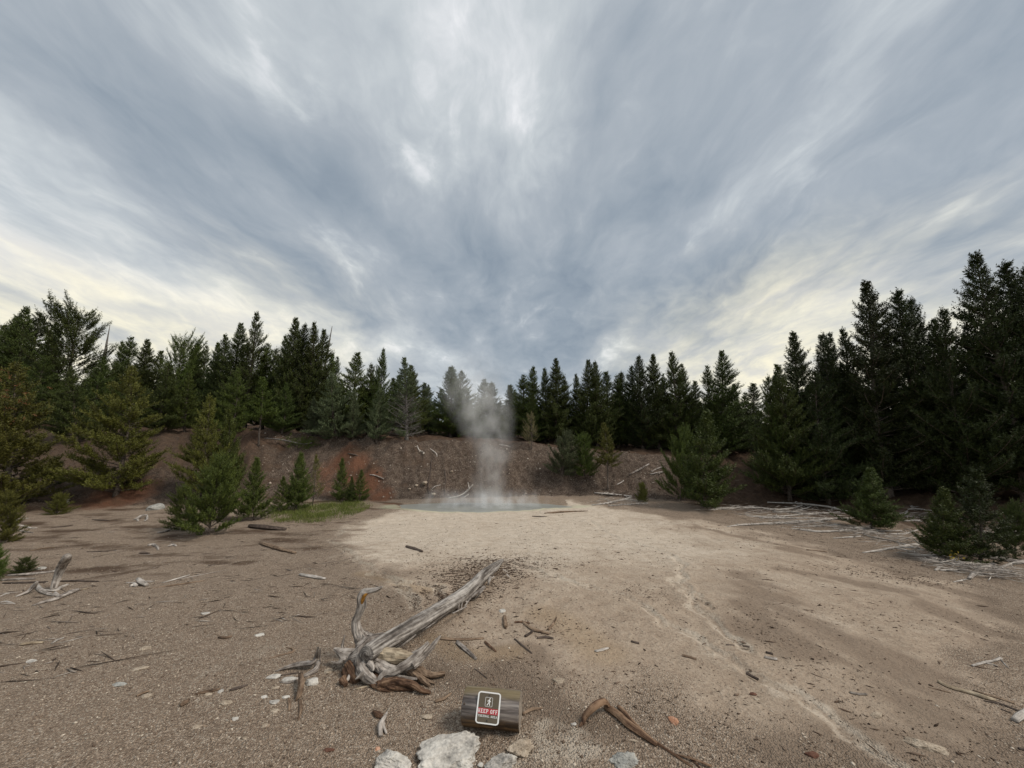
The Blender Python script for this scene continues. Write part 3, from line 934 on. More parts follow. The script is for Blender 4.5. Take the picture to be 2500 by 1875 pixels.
B = lambda y, *x: ('b', y, *x)
Dp = lambda y: ('d', y)
G_L, G_C, G_R = 'pines of the forest on the left', 'pines along the rim behind the pool', 'tall dark pines on the right'
G_Y, G_B = 'young pines at the foot of the left bank', 'low bushy pines'
TREES = [
    # --- forest on the left, against the sky
    ('pine_tree', 71, 750, Dp(26), 'tallA', 'dark', 1.0, 'layered pointed pine whose tip is highest of the far left cluster', G_L),
    ('pine_tree', 98, 763, Dp(27), 'spireB', 'deep', 1.3, 'dark pointed pine just right of the highest far left tip', G_L),
    ('pine_tree', 42, 768, Dp(26.5), 'tallC', 'mid', 1.1, 'full dark pine just left of the highest far left tip', G_L),
    ('pine_tree', 20, 790, Dp(30), 'spireA', 'mid', 1.0, 'thin spire pine second in from the left picture edge', G_L),
    ('pine_tree', -8, 785, Dp(28), 'tallB', 'dark', .9, 'dark pine cut off by the left picture edge against the sky', G_L),
    ('pine_tree', 193, 766, Dp(23.5), 'open', 'dark', .92, 'wide round open-crowned pine left of the pale leaning snag', G_L),
    ('pine_tree', 139, 784, Dp(25), 'tallB', 'mid', .8, 'slim pine touching the left side of the round open-crowned pine', G_L),
    ('pine_tree', 317, 820, Dp(27), 'spireB', 'dark', 1.1, 'knobbly dark pine tip just right of the pale leaning snag', G_L),
    ('pine_tree', 299, 832, Dp(29), 'tallC', 'mid', .9, 'lower pine tip between the pale snag and the knobbly tip', G_L),
    ('pine_tree', 358, 829, Dp(25), 'tallA', 'dark', 1.1, 'pointed pine with one upcurved side branch, above the olive pine', G_L),
    ('pine_tree', 394, 857, Dp(27), 'midA', 'mid', .9, 'lowest pine tip in the dip right of the olive pine top', G_L),
    ('pine_tree', 447, 833, Dp(24.5), 'open', 'mid', .75, 'thin see-through pine top standing above the dip in the left treeline', G_L),
    ('pine_tree', 467, 850, Dp(26), 'spireA', 'dark', 1.2, 'short dark tip right beside the thin see-through top', G_L),
    ('pine_tree', 483, 837, Dp(26), 'tallC', 'mid', .8, 'slender tip midway between the see-through top and the big left clump', G_L),
    ('pine_tree', 505, 843, Dp(25), 'spireB', 'dark', .9, 'small tufted tip leaning against the left flank of the big clump', G_L),
    ('pine_tree', 530, 836, Dp(24), 'tallA', 'dark', 1.0, 'lowest step of the dark clump rising left of the open-topped tall pine', G_L),
    ('pine_tree', 551, 815, Dp(23.5), 'tallC', 'dark', 1.0, 'second step of the dark clump rising to the open-topped tall pine', G_L),
    ('pine_tree', 584, 789, Dp(23), 'tallA', 'dark', 1.0, 'dark pine shouldering the left of the open-topped tall pine', G_L),
    ('pine_tree', 626, 765, Dp(22.5), 'tallD', 'dark', .95, 'tall pine with open antler-like top, highest between the two snags', G_L),
    ('pine_tree', 657, 838, Dp(23), 'spireB', 'mid', 1.0, 'low pine in the notch right of the open-topped tall pine', G_L),
    ('pine_tree', 676, 848, Dp(24), 'midC', 'dark', .9, 'lowest pine in the notch left of the four-tipped clump', G_L),
    ('pine_tree', 697, 818, Dp(22.5), 'tallC', 'dark', .9, 'pine forming the left shoulder of the four-tipped clump', G_L),
    ('pine_tree', 720, 777, Dp(22), 'tallA', 'dark', .95, 'tallest and leftmost spire of the four-tipped clump', G_L),
    ('pine_tree', 745, 789, Dp(22.3), 'tallB', 'deep', .9, 'broad blunt second top of the four-tipped clump', G_L),
    ('pine_tree', 768, 785, Dp(21.8), 'tallC', 'dark', .9, 'third slim spire of the four-tipped clump', G_L),
    ('pine_tree', 787, 804, Dp(22.2), 'tallA', 'dark', .9, 'rightmost lower spire of the four-tipped clump beside the thin snag', G_L),
    ('pine_tree', 814, 861, Dp(25), 'spireA', 'mid', .9, 'small tip directly below the thin snag right of the clump', G_L),
    ('pine_tree', 824, 870, Dp(25.5), 'spireB', 'dark', .8, 'faint narrow tip right of the one below the thin snag', G_L),
    ('pine_tree', 873, 861, Dp(20.5), 'midA', 'mid', 1.15, 'bushy round-shouldered pine left of the narrow columnar top', G_L),
    ('pine_tree', 906, 885, Dp(21.5), 'midC', 'dark', .9, 'low pine filling the gap left of the columnar top', G_L),
    ('pine_tree', 937, 849, Dp(20.8), 'tallB', 'dark', .75, 'columnar blunt pine top above the left end of the bank', G_L),
    ('spruce_tree', 986, 868, B(1075, 994), 'grey', 'blue', 1.0, 'spruce with bare grey lower branches standing on the left rim', G_L, 'tree', 0, BARK_GREY),
    ('pine_tree', 1004, 893, Dp(22), 'midA', 'mid', 1.0, 'green pine leaning out right behind the grey-skirted spruce', G_L),
    ('pine_tree', 1034, 932, Dp(27), 'spireA', 'blue', 1.1, 'small hazy spire left of the steam top', G_C),
    ('pine_tree', 1048, 938, Dp(29), 'spireB', 'blue', 1.0, 'smaller hazy spire touching the left of the steamy dark pine', G_C),
    # --- mid trees on the left slope
    ('pine_tree', 180, 892, B(1085, 186), 'midC', 'dark', 1.0, 'dark pine with bare grey stem standing behind the olive pine', G_L),
    ('pine_tree', 327, 896, B(1206, 287), 'midB', 'olive', 1.0, 'broad olive-green pine with low spreading limbs over red litter', G_L),
    ('pine_tree', 511, 960, B(1222, 503), 'midC', 'olive', .85, 'pale olive pine with grey dead twigs on its left side', G_L),
    ('pine_tree', 561, 1004, B(1205, 556), 'youngA', 'mid', .8, 'short rounded pine pressed against the right of the pale olive pine', G_L),
    ('pine_tree', 38, 885, B(1236, 20), 'midB', 'olive', 1.15, 'wide olive pine with a rust-brown dead patch at left edge', G_L),
    ('pine_tree', 641, 921, B(1086, 634), 'thin', 'fresh', 1.25, 'bright green young pine on a thin bare stem', G_L),
    ('pine_tree', 766, 968, B(1064, 770), 'midA', 'blue', .9, 'short bluish pine left of the broad bluish one on the rim', G_L),
    ('pine_tree', 806, 905, B(1072, 822), 'midB', 'blue', 1.0, 'broad bluish-green pine on the rim above the red soil', G_L),
    ('pine_tree', 864, 952, B(1074, 862), 'midA', 'blue', .75, 'narrow bluish pine between the broad one and the thin-trunked one', G_L),
    ('pine_tree', 925, 944, B(1080, 920), 'midC', 'blue', 1.0, 'bluish pine with thin visible trunk left of the grey-skirted spruce', G_L),
    ('pine_tree', 110, 868, Dp(22), 'midB', 'dark', 1.0, 'dark pine behind the left edge olive pine', G_L),
    ('pine_tree', 252, 872, Dp(22), 'midA', 'dark', 1.05, 'dark green pine just left of the olive pine top', G_L),
    ('pine_tree', 412, 884, Dp(20), 'midB', 'dark', 1.05, 'dark bushy pine between the olive pine and the pale olive pine', G_L),
    ('pine_tree', 466, 905, Dp(20.5), 'midC', 'mid', 1.0, 'green pine right behind the pale olive pine, below the see-through top', G_L),
    ('pine_tree', 583, 900, Dp(20), 'midB', 'mid', .9, 'mid-green pine just left of the bright young pine', G_L),
    ('pine_tree', 700, 935, Dp(20), 'midA', 'dark', 1.0, 'dark pine between the bright young pine and the bluish pines', G_L),
    # --- low ones in front on the left
    ('bushy_pine', 535, 1118, B(1306, 512), 'bushA', 'mid', .74, 'dense dark green bushy pine in front of the left slope', G_B, 'bush'),
    ('bushy_pine', 452, 1188, B(1292, 455), 'bushB', 'mid', .58, 'lower left lobe of green beside the dense bushy pine', G_B, 'bush'),
    ('young_pine', 626, 1122, B(1270, 618), 'youngA', 'mid', 1.0, 'young pine immediately right of the dense bushy pine', G_Y),
    ('young_pine', 693, 1166, B(1250), 'youngB', 'mid', 1.1, 'smallest young pine at the left end of the grass patch', G_Y),
    ('young_pine', 733, 1110, B(1243), 'youngA', 'mid', 1.05, 'full young pine in the middle behind the grass patch', G_Y),
    ('young_pine', 772, 1114, B(1236), 'youngC', 'olive', 1.0, 'sparse see-through young pine right of the full one by the grass', G_Y),
    ('young_pine', 836, 1122, B(1222), 'youngB', 'mid', .95, 'pointed young pine standing before the red soil', G_Y),
    ('young_pine', 882, 1150, B(1224), 'youngB', 'mid', 1.15, 'short young pine at the right end of the grass patch', G_Y),
    ('young_pine', 860, 1166, B(1226), 'youngA', 'dark', 1.0, 'tiny dark pine between the two young pines before the red soil', G_Y),
    ('young_pine', 138, 1118, B(1192), 'bushA', 'dark', .62, 'small dark bushy pine left of the olive pine trunk', G_B, 'bush'),
    ('young_pine', 146, 1206, B(1256), 'bushB', 'olive', .8, 'knee-high yellowish pine below the small dark bushy one', G_B, 'bush'),
    ('bushy_pine', 22, 1205, B(1322), 'bushB', 'olive', .80, 'sprawling olive pine bough thicket at left edge above the grey roots', G_B, 'bush'),
    ('bushy_pine', -6, 1335, B(1420), 'bushA', 'mid', .8, 'green pine tuft cut by the left edge beside the grey planks', G_B, 'bush'),
    ('young_pine', 62, 1372, B(1398), 'bushB', 'dark', 1.0, 'tiny dark pine sprig lying near the leaning grey plank', G_B, 'bush'),
    # --- rim behind the pool
    ('pine_tree', 1102, 893, Dp(24), 'tallB', 'mid', 1.35, 'wide dark pine whose top stands left of the steam', G_C),
    ('pine_tree', 1126, 905, Dp(25), 'midB', 'mid', 1.0, 'rounded pine top half veiled by the left of the steam', G_C),
    ('pine_tree', 1180, 924, Dp(27), 'spireB', 'blue', 1.2, 'hazy pointed pine straight behind the steam column', G_C),
    ('pine_tree', 1204, 932, Dp(27.5), 'spireA', 'blue', 1.3, 'hazy shorter pine right of the one behind the steam', G_C),
    ('pine_tree', 1243, 938, Dp(27), 'spireA', 'mid', 1.3, 'first clear dark spire right of the steam', G_C),
    ('pine_tree', 1257, 950, Dp(28), 'spireB', 'mid', 1.0, 'tiny tip in the low gap right of the steam', G_C),
    ('pine_tree', 1280, 914, Dp(24), 'spireB', 'mid', 1.1, 'left shoulder pine of the clump above the dry tan shrub', G_C),
    ('pine_tree', 1302, 894, Dp(23.5), 'tallC', 'mid', .95, 'feathery pine straight above the dry tan shrub', G_C),
    ('pine_tree', 1329, 897, Dp(23), 'tallB', 'dark', .8, 'slim dark pine just left of the antler-branched spire', G_C),
    ('pine_tree', 1356, 876, Dp(22.5), 'tallA', 'dark', .95, 'tall spire with antler branches, left side of the sky gap', G_C),
    ('pine_tree', 1376, 918, Dp(23), 'spireB', 'dark', .8, 'narrow side top on the right flank of the antler-branched spire', G_C),
    ('pine_tree', 1406, 912, Dp(23), 'tallC', 'dark', .8, 'dark spire bordering the right side of the sky gap', G_C),
    ('pine_tree', 1432, 879, Dp(22), 'tallA', 'dark', .9, 'left one of the two close twin spires right of the sky gap', G_C),
    ('pine_tree', 1452, 881, Dp(22), 'tallB', 'dark', .8, 'right one of the two close twin spires, with visible trunk below', G_C),
    ('pine_tree', 1480, 905, Dp(23), 'spireA', 'dark', 1.0, 'slim candle-like pine alone right of the twin spires', G_C),
    ('pine_tree', 1504, 914, Dp(23), 'spireB', 'dark', .9, 'lower of two stubby tips right of the candle-like pine', G_C),
    ('pine_tree', 1520, 906, Dp(23.2), 'spireA', 'dark', .9, 'taller of two stubby tips right of the candle-like pine', G_C),
    ('pine_tree', 1542, 892, Dp(22.5), 'tallC', 'deep', .8, 'shoulder spire left of the blunt broad pine top', G_C),
    ('pine_tree', 1559, 867, Dp(22), 'tallB', 'deep', .85, 'blunt broad pine top, tallest left of the smooth cone', G_C),
    ('pine_tree', 1597, 866, Dp(22), 'tallA', 'dark', .85, 'smooth even cone-shaped pine right of the blunt broad top', G_C),
    ('pine_tree', 1616, 911, Dp(23), 'spireB', 'dark', .8, 'short tip in the notch right of the smooth cone', G_C),
    ('pine_tree', 1639, 857, Dp(21.5), 'tallB', 'dark', .85, 'ragged tall pine with wide upturned arms behind the big bush', G_C),
    ('pine_tree', 1663, 889, Dp(22), 'spireB', 'dark', .9, 'side top on the right of the ragged tall pine', G_C),
    ('pine_tree', 1695, 927, Dp(23), 'spireA', 'dark', .9, 'thin low spire in the gap above the big bush', G_C),
    ('pine_tree', 1729, 891, Dp(21), 'spireB', 'dark', .8, 'narrow ragged spire hugging the left of the clean arrowhead pine', G_C),
    ('pine_tree', 1756, 857, Dp(20.5), 'tallA', 'dark', .9, 'clean arrowhead pine standing above the big bush', G_C),
    ('pine_tree', 1792, 938, Dp(21), 'midA', 'dark', .8, 'low pine on the right foot of the arrowhead pine', G_C),
    ('pine_tree', 1818, 958, Dp(24), 'spireB', 'mid', 1.0, 'tiny tip in the low gap left of the right-hand forest', G_C),
    ('pine_tree', 1834, 933, Dp(24), 'spireA', 'dark', 1.2, 'small pointed pine in the low gap left of the right-hand forest', G_C),
    ('dry_shrub', 1297, 1017, B(1096), 'shrub', 'dry', 1.0, 'dry tan shrub on the rim right of the steam', None, 'shrub'),
    ('bushy_pine', 1384, 1056, B(1164, 1372), 'bushA', 'blue', .72, 'grey-green bushy pine hanging on the bank right of the pool', G_B, 'bush'),
    ('bushy_pine', 1424, 1064, B(1160, 1428), 'bushB', 'mid', .62, 'green bushy pine just right of the grey-green one on the bank', G_B, 'bush'),
    ('young_pine', 1474, 1033, B(1192, 1487), 'thin', 'olive', 1.25, 'small olive pine with a pale leaning stem on the bank', G_Y),
    ('bushy_pine', 1569, 1180, B(1226), 'bushB', 'olive', .65, 'knee-high yellow-green bush beside the bleached branch pile', G_B, 'bush'),
    ('bushy_pine', 1722, 1010, B(1240, 1716), 'youngA', 'dark', 1.15, 'big rounded dark pine bush at the right end of the bank', G_B, 'bush'),
    ('bushy_pine', 1672, 1050, B(1222, 1662), 'bushA', 'mid', .55, 'lighter green left lobe in front of the big rounded bush', G_B, 'bush'),
    # --- tall dark forest on the right
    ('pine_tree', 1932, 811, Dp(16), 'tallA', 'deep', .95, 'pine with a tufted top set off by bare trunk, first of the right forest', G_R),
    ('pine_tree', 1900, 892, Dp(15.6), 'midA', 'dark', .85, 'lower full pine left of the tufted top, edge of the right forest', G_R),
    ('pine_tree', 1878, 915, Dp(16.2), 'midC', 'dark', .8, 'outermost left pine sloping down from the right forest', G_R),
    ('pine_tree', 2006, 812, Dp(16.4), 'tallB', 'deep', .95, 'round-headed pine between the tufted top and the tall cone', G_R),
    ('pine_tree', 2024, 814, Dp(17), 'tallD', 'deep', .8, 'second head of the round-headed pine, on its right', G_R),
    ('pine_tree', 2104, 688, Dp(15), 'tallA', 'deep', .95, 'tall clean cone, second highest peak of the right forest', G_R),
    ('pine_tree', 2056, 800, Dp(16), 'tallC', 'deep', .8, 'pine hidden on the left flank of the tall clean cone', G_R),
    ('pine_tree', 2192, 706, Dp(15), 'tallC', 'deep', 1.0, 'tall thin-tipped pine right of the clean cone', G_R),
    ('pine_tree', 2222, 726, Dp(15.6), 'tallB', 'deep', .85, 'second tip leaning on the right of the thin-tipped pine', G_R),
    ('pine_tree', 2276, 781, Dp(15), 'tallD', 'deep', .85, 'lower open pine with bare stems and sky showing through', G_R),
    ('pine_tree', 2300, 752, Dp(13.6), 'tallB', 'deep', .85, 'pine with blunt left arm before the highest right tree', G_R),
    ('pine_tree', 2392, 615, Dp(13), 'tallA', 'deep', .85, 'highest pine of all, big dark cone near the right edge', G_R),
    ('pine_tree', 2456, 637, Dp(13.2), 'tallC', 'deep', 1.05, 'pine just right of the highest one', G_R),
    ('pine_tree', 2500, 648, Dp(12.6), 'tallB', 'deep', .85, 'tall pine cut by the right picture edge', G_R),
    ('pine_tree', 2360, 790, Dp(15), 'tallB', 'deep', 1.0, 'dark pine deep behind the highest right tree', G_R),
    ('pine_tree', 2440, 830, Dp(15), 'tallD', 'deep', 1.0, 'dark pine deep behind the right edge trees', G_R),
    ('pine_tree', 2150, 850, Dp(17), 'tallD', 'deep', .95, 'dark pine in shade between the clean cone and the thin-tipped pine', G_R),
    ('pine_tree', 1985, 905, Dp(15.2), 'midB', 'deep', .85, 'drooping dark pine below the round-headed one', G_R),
    ('bushy_pine', 2128, 1146, B(1292, 2128), 'youngA', 'dark', 1.45, 'rounded dark pine bush between the branch piles', G_B, 'bush'),
    ('bushy_pine', 2300, 1196, B(1368, 2308), 'youngA', 'dark', 1.35, 'left lobe of the big dark bush at the right edge', G_B, 'bush'),
    ('bushy_pine', 2388, 1150, B(1374, 2392), 'youngB', 'deep', 1.3, 'tall middle lobe of the big dark bush at the right edge', G_B, 'bush'),
    ('bushy_pine', 2478, 1228, B(1362, 2478), 'bushA', 'dark', .6, 'low lobe of dark bush running out at the right edge', G_B, 'bush'),
]
for t_ in TREES:
    plant(*t_)

# rust-brown dead bough of the left edge pine is part of that tree
def rust_patch():
    host = next(o for o in bpy.data.objects if o.get('label', '').startswith('wide olive pine with a rust'))
    rng = np.random.default_rng(5)
    c, _ = at_y(35, 962, host.location.y - .9)
    n = 32
    S = np.array([tuple(c)] * n) + rng.normal(size=(n, 3)) * np.array([.38, .3, .55])
    D = unit(rng.normal(size=(n, 3)) + np.array([.3, -.3, .3]))
    V, tone = needles(S - np.array(host.location), D, np.full(n, .24), 18, .06, .014, rng)
    me = np_mesh('dead_bough', V, np.arange(len(V)).reshape(-1, 3), False, {'tone': ('FACE', tone)})
    me.materials.append(FOL['rust'])
    o = link('dead_bough', me, host)
    o.matrix_parent_inverse = Matrix.Rotation(host.rotation_euler.y, 4, 'Y').inverted()
    o['label'] = 'rust-brown dead needles'; o['kind'] = 'stuff'


rust_patch()

# the crowded trees behind: filling the forest between and behind the ones above
rngf = np.random.default_rng(99)
USED = set()
FILL_AT = [
    (-30, 'dark pine cut by the left edge'), (60, 'pointed far left pines'), (140, 'slim pine beside the open-crowned one'), (215, 'round open-crowned pine'), (275, 'pale leaning snag'),
    (340, 'olive pine top'), (400, 'dip in the left treeline'), (460, 'see-through pine top'), (530, 'stepped dark clump'), (600, 'open-topped tall pine'),
    (670, 'notch beside the four-tipped clump'), (760, 'four-tipped clump'), (840, 'thin snag pole'), (900, 'round-shouldered bushy pine'), (960, 'columnar blunt top'), (1030, 'small hazy spires'),
    (1085, 'wide steam-side pine'), (1150, 'rounded steamy pine'), (1200, 'hazy pines behind the steam'), (1255, 'first clear spire right of the steam'), (1310, 'feathery pine over the tan shrub'),
    (1370, 'antler-branched spire'), (1400, 'sky gap'), (1445, 'twin spires'), (1490, 'candle-like pine'), (1530, 'two stubby tips'), (1575, 'blunt broad top'), (1620, 'smooth cone'),
    (1660, 'ragged tall pine'), (1710, 'big rounded bush'), (1765, 'arrowhead pine'), (1830, 'low gap before the right forest'),
    (1900, 'tufted top'), (1960, 'drooping dark pine'), (2020, 'round-headed pine'), (2090, 'tall clean cone'), (2150, 'shaded middle of the right forest'), (2200, 'thin-tipped pine'),
    (2260, 'lower open pine'), (2320, 'blunt-armed pine'), (2400, 'highest pine'), (2480, 'right edge pines')]
for x0, x1, y0, y1, d0, d1, n, fols, grp in (
        (-60, 700, 870, 950, 23, 34, 30, ('dark', 'mid', 'dark'), 'inner pines of the left forest'),
        (700, 1040, 905, 985, 22, 31, 18, ('dark', 'mid'), 'inner pines behind the bluish rim pines'),
        (1040, 1850, 950, 1030, 22, 29, 52, ('dark', 'deep', 'mid'), 'inner pines behind the pool rim'),
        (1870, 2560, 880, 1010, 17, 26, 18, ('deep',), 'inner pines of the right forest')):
    for i in range(n):
        X = x0 + (x1 - x0) * (i + rngf.uniform(.1, .9)) / n
        pr = ['tallC', 'midA', 'midB', 'spireB', 'tallB', 'midC'][int(rngf.integers(6))]
        w = min(FILL_AT, key=lambda a: abs(a[0] - X))[1]
        lab = f"{'slender' if pr in ('tallC', 'spireB') else 'broad' if pr in ('midB', 'tallB') else 'full'} pine in the dark below the {w}"
        lab = next(q + ' ' + lab for q in ('half-hidden', 'mostly hidden', 'barely visible', 'deep-set', 'low shaded', 'crowded', 'dim', 'sheltered') if q + ' ' + lab not in USED)
        USED.add(lab)
        plant('pine_tree', X, rngf.uniform(y0, y1), Dp(rngf.uniform(d0, d1)), pr, fols[int(rngf.integers(len(fols)))], rngf.uniform(1.0, 1.4),
              lab, grp)

# ------------------------------------------------------------------ dead standing trunks
def snag(Xb, Yb, Xt, Yt, y, r, label, arm=False):
    b, t = at_y(Xb, Yb, y); d, _ = at_y(Xt, Yt, y)
    dirv = (d - b).normalized()
    z0 = hz(b.x, y)
    k = (b.z - z0) / max(.2, dirv.z)
    foot = b - dirv * k
    mb = MB()
    mb.tube([foot, b, (b + d) / 2, d], [r * 1.6, r * 1.2, r * .8, r * .3], 7, .08, 3)
    for i in range(10):
        u = (i + 1) / 11
        q = foot.lerp(d, u)
        a = i * 2.4
        mb.tube([q, q + Vector((math.cos(a) * .22, math.sin(a) * .22, .05))], [r * .25, r * .1], 4, 0, i, 2)
    if arm:
        q = b.lerp(d, .22)
        mb.tube([q, q + Vector((.30, 0, .22)), q + Vector((.85, 0, .2))], [r * .35, r * .3, r * .1], 5, 0, 9)
    o = mb.build('dead_snag', BARK_GREY, origin=tuple(foot))
    return tag(o, label, 'dead tree', 'dead standing trunks')


snag(256, 862, 268, 796, 26, .055, 'bare pale leaning snag with one curved arm, left in the treeline', True)
snag(799, 862, 811, 796, 26, .055, 'thin bare grey snag pole right of the four-tipped pine clump')

# thin dead leaning stems in the right forest
for (X0, Y0, X1, Y1, lab) in ((2068, 1188, 2051, 1065, 'thin dead grey stem leaning left under the right forest'),
                              (2210, 1140, 2148, 1000, 'long thin dead stem leaning behind the right branch pile'),
                              (2252, 1165, 2238, 1060, 'short dead stem with twigs among the dark right trunks')):
    p, t = ground(X0, Y0); q, _ = at_y(X1, Y1, p.y + .4)
    mb = MB()
    mb.tube([p - Vector((0, 0, .05)), p.lerp(q, .5) + Vector((.03, 0, 0)), q], [.035, .028, .012], 6, .1, 2)
    for i in range(9):
        s = p.lerp(q, .2 + .08 * i); a = i * 2.1
        mb.tube([s, s + Vector((math.cos(a) * .3, math.sin(a) * .3, -.05)), s + Vector((math.cos(a) * .6, math.sin(a) * .6, -.22))], [.010, .007, .003], 4, 0, i, 2)
    tag(mb.build('dead_pine', BARK_GREY, origin=tuple(p)), lab, 'dead tree', 'dead standing trunks')


# ------------------------------------------------------------------ sticks and dead wood lying on the ground
def zc(ox, oy, sc):
    return lambda pts: [(ox + a / sc, oy + b / sc) for a, b in pts]


Z1 = zc(700, 1300, 2.765); Z3 = zc(1400, 1250, 2.011); Z8 = zc(0, 1080, 4.148); Z6 = zc(1600, 1180, 4.424); Z7 = zc(2050, 1180, 4.9156)
ZS = zc(1380, 1660, 5.267); ZR = zc(2100, 1560, 5.267); ZB = zc(640, 1560, 6.9125); ZC = zc(1100, 800, 3.0157); ZP = zc(850, 1050, 3.687); ZL = zc(0, 1250, 2.655)
SCALES = {Z1: 2.765, Z3: 2.011, Z8: 4.148, Z6: 4.424, Z7: 4.9156, ZS: 5.267, ZR: 5.267, ZB: 6.9125, ZC: 3.0157, ZP: 3.687, ZL: 2.655}
SEED = [100]


def lay(mb, zf, pts, r, lift=None, sides=7, rough=.14, m=0, squash=.85, knot=.08):
    out, rad = [], []
    px = zf(pts)
    if not isinstance(r, (list, tuple)): r = [r] * len(px)
    if len(r) != len(px): r = list(np.interp(np.linspace(0, 1, len(px)), np.linspace(0, 1, len(r)), r))
    for i, ((X, Y), rr) in enumerate(zip(px, r)):
        p, t = ground(X, Y)
        rm = max(rr / SCALES[zf] * t / F, .002)
        up = rm * .55 + (lift[i] if lift else 0)
        p, t = ground(X, Y, up)
        out.append(tuple(p)); rad.append(rm)
    SEED[0] += 1
    mb.tube(out, rad, sides, rough, SEED[0], 4, squash, True, m, knot)
    return out, rad


def stick(name, zf, pts, r, mat, label, cat='stick', group=None, lift=None, extra=(), twigs=0, sides=7, kids=()):
    mb = MB()
    out, rad = lay(mb, zf, pts, r, lift, sides)
    for e in extra:
        lay(mb, zf, *e)
    rng = np.random.default_rng(SEED[0])
    for i in range(twigs):
        k = rng.uniform(.08, .95) * (len(out) - 1); j = min(len(out) - 2, int(k)); f = k - j
        q = np.array(out[j]) * (1 - f) + np.array(out[j + 1]) * f
        d = np.array(out[j + 1]) - np.array(out[j]); d /= np.linalg.norm(d) + 1e-9
        sidev = np.cross(d, (0, 0, 1.)) * rng.choice([-1, 1])
        v = d * rng.uniform(.2, .9) + sidev * rng.uniform(.4, 1) + np.array([0, 0, rng.uniform(-.1, .35)])
        v /= np.linalg.norm(v); l = rng.uniform(.10, .34)
        e1 = q + v * l * .5 + np.array([0, 0, rng.uniform(0, .03)]); e2 = q + v * l
        e2[2] = max(hz(e2[0], e2[1]) + .004, e2[2] - l * .35)
        mb.tube([q, e1, e2], [max(.004, rad[j] * .45), max(.003, rad[j] * .35), .002], 4, 0, i, 2)
    c = np.mean(np.array(out), 0)
    c[2] = hz(c[0], c[1])
    o = mb.build(name, mat, origin=tuple(c))
    return tag(o, label, cat, group)


G_BL, G_LW = 'bleached branches in the pile on the right', 'weathered wood on the left flat'
G_ST, G_TW = 'sticks scattered on the mud flat', 'twigs on the bank'
# --- right foreground
stick('root_stick', ZS, [(520, 340), (680, 450), (800, 560), (1000, 700), (1180, 830)], [42, 52, 55, 48, 30], W_RED,
      'long red-brown split stick with bent knee, lying in the bottom right foreground', 'stick', G_ST,
      extra=(([(1150, 790), (1400, 960), (1520, 1040), (1640, 1120)], [20, 18, 15, 10]), ([(680, 340), (760, 420), (850, 520), (1050, 700)], [24, 30, 26, 8]),
             ([(230, 570), (250, 470), (320, 390), (400, 320), (500, 275), (560, 340)], [22, 38, 44, 46, 40, 30], [0, .02, .05, .07, .06, .02]),
             ([(180, 600), (215, 560)], [10, 26]), ([(1400, 950), (1650, 1020), (1880, 1110)], [8, 14, 16], [0, .01, .01]), ([(1570, 970), (1660, 1050), (1730, 1130)], [10, 15, 12])))
stick('dry_twig', ZR, [(1440, 345), (1600, 300), (1700, 285), (1810, 245)], [14, 17, 15, 18], W_PALE, 'short pale twig with a drooping fork, upper of the right edge sticks', 'stick', G_ST,
      extra=(([(1805, 260), (1850, 310), (1910, 375)], [12, 8, 5]), ([(1620, 310), (1700, 325), (1770, 350)], [12, 8, 5])))
stick('dry_stick', ZR, [(1010, 545), (1120, 605), (1300, 660), (1470, 705), (1600, 750), (1740, 785)], [24, 25, 26, 28, 30, 18], W_CREAM, 'long smooth tan stick near the right edge below the forked twig', 'stick', G_ST)
stick('dry_stick', ZR, [(1450, 660), (1700, 735), (1980, 825)], [10, 16, 17], W_BROWN, 'thin brown stick lying along the upper side of the smooth tan one', 'stick', G_ST)
stick('dry_stick', ZR, [(1590, 795), (1800, 835), (2060, 935)], [8, 16, 18], W_DARK, 'dark brown stick running from the tan stick to the right edge', 'stick', G_ST)
stick('dry_twig', ZR, [(880, 622), (1000, 650), (1165, 690)], [4, 8, 8], W_BROWN, 'needle-thin brown twig left of the smooth tan stick', 'twig', G_ST)
stick('dry_twig', ZR, [(1810, 900), (1930, 948)], [9, 9], W_DARK, 'tiny dark twig under the dark stick at the right edge', 'twig', G_ST)
stick('driftwood_end', ZR, [(1985, 1050), (2050, 1000), (2160, 930)], [36, 42, 44], W_PALE, 'pale grey log end cut by the right picture edge', 'log', None)
stick('bark_strip', ZR, [(2035, 1405), (2130, 1430)], [16, 16], W_DARK, 'dark bark strip at the lower right edge', 'stick', G_ST)
# --- sticks on the open flat
for pts, r, mt, lab in (
        ([(850, 792), (905, 822)], 8, W_DARK, 'short dark stick on the pale runnel, right of the big bent stick'),
        ([(535, 703), (602, 722)], 7, W_BROWN, 'short brown stick midway across the right flat'),
        ([(283, 634), (322, 644)], 6, W_DARK, 'tiny dark stub left of the short brown stick'),
        ([(750, 652), (790, 656)], 5, W_DARK, 'left one of a pair of tiny dark stubs on the right flat'),
        ([(830, 657), (864, 661)], 5, W_DARK, 'right one of a pair of tiny dark stubs on the right flat'),
        ([(945, 688), (978, 696)], 6, W_DARK, 'small black stub above the curled grey one'),
        ([(940, 712), (968, 718), (1000, 722)], 8, W_GREY, 'curled grey stub on the right flat'),
        ([(110, 684), (140, 676), (172, 668)], 6, W_PALE, 'pale short twig on the flat right of the debris heap'),
        ([(1358, 886), (1400, 893), (1440, 895)], 6, W_GREY, 'grey flat twig above the thin brown needle twig'),
        ([(1145, 185), (1200, 190), (1245, 196)], 4, W_BROWN, 'thin brown stick on the far right flat below the branch pile')):
    stick('dry_twig', Z3, pts, r, mt, lab, 'twig', G_ST, sides=5)
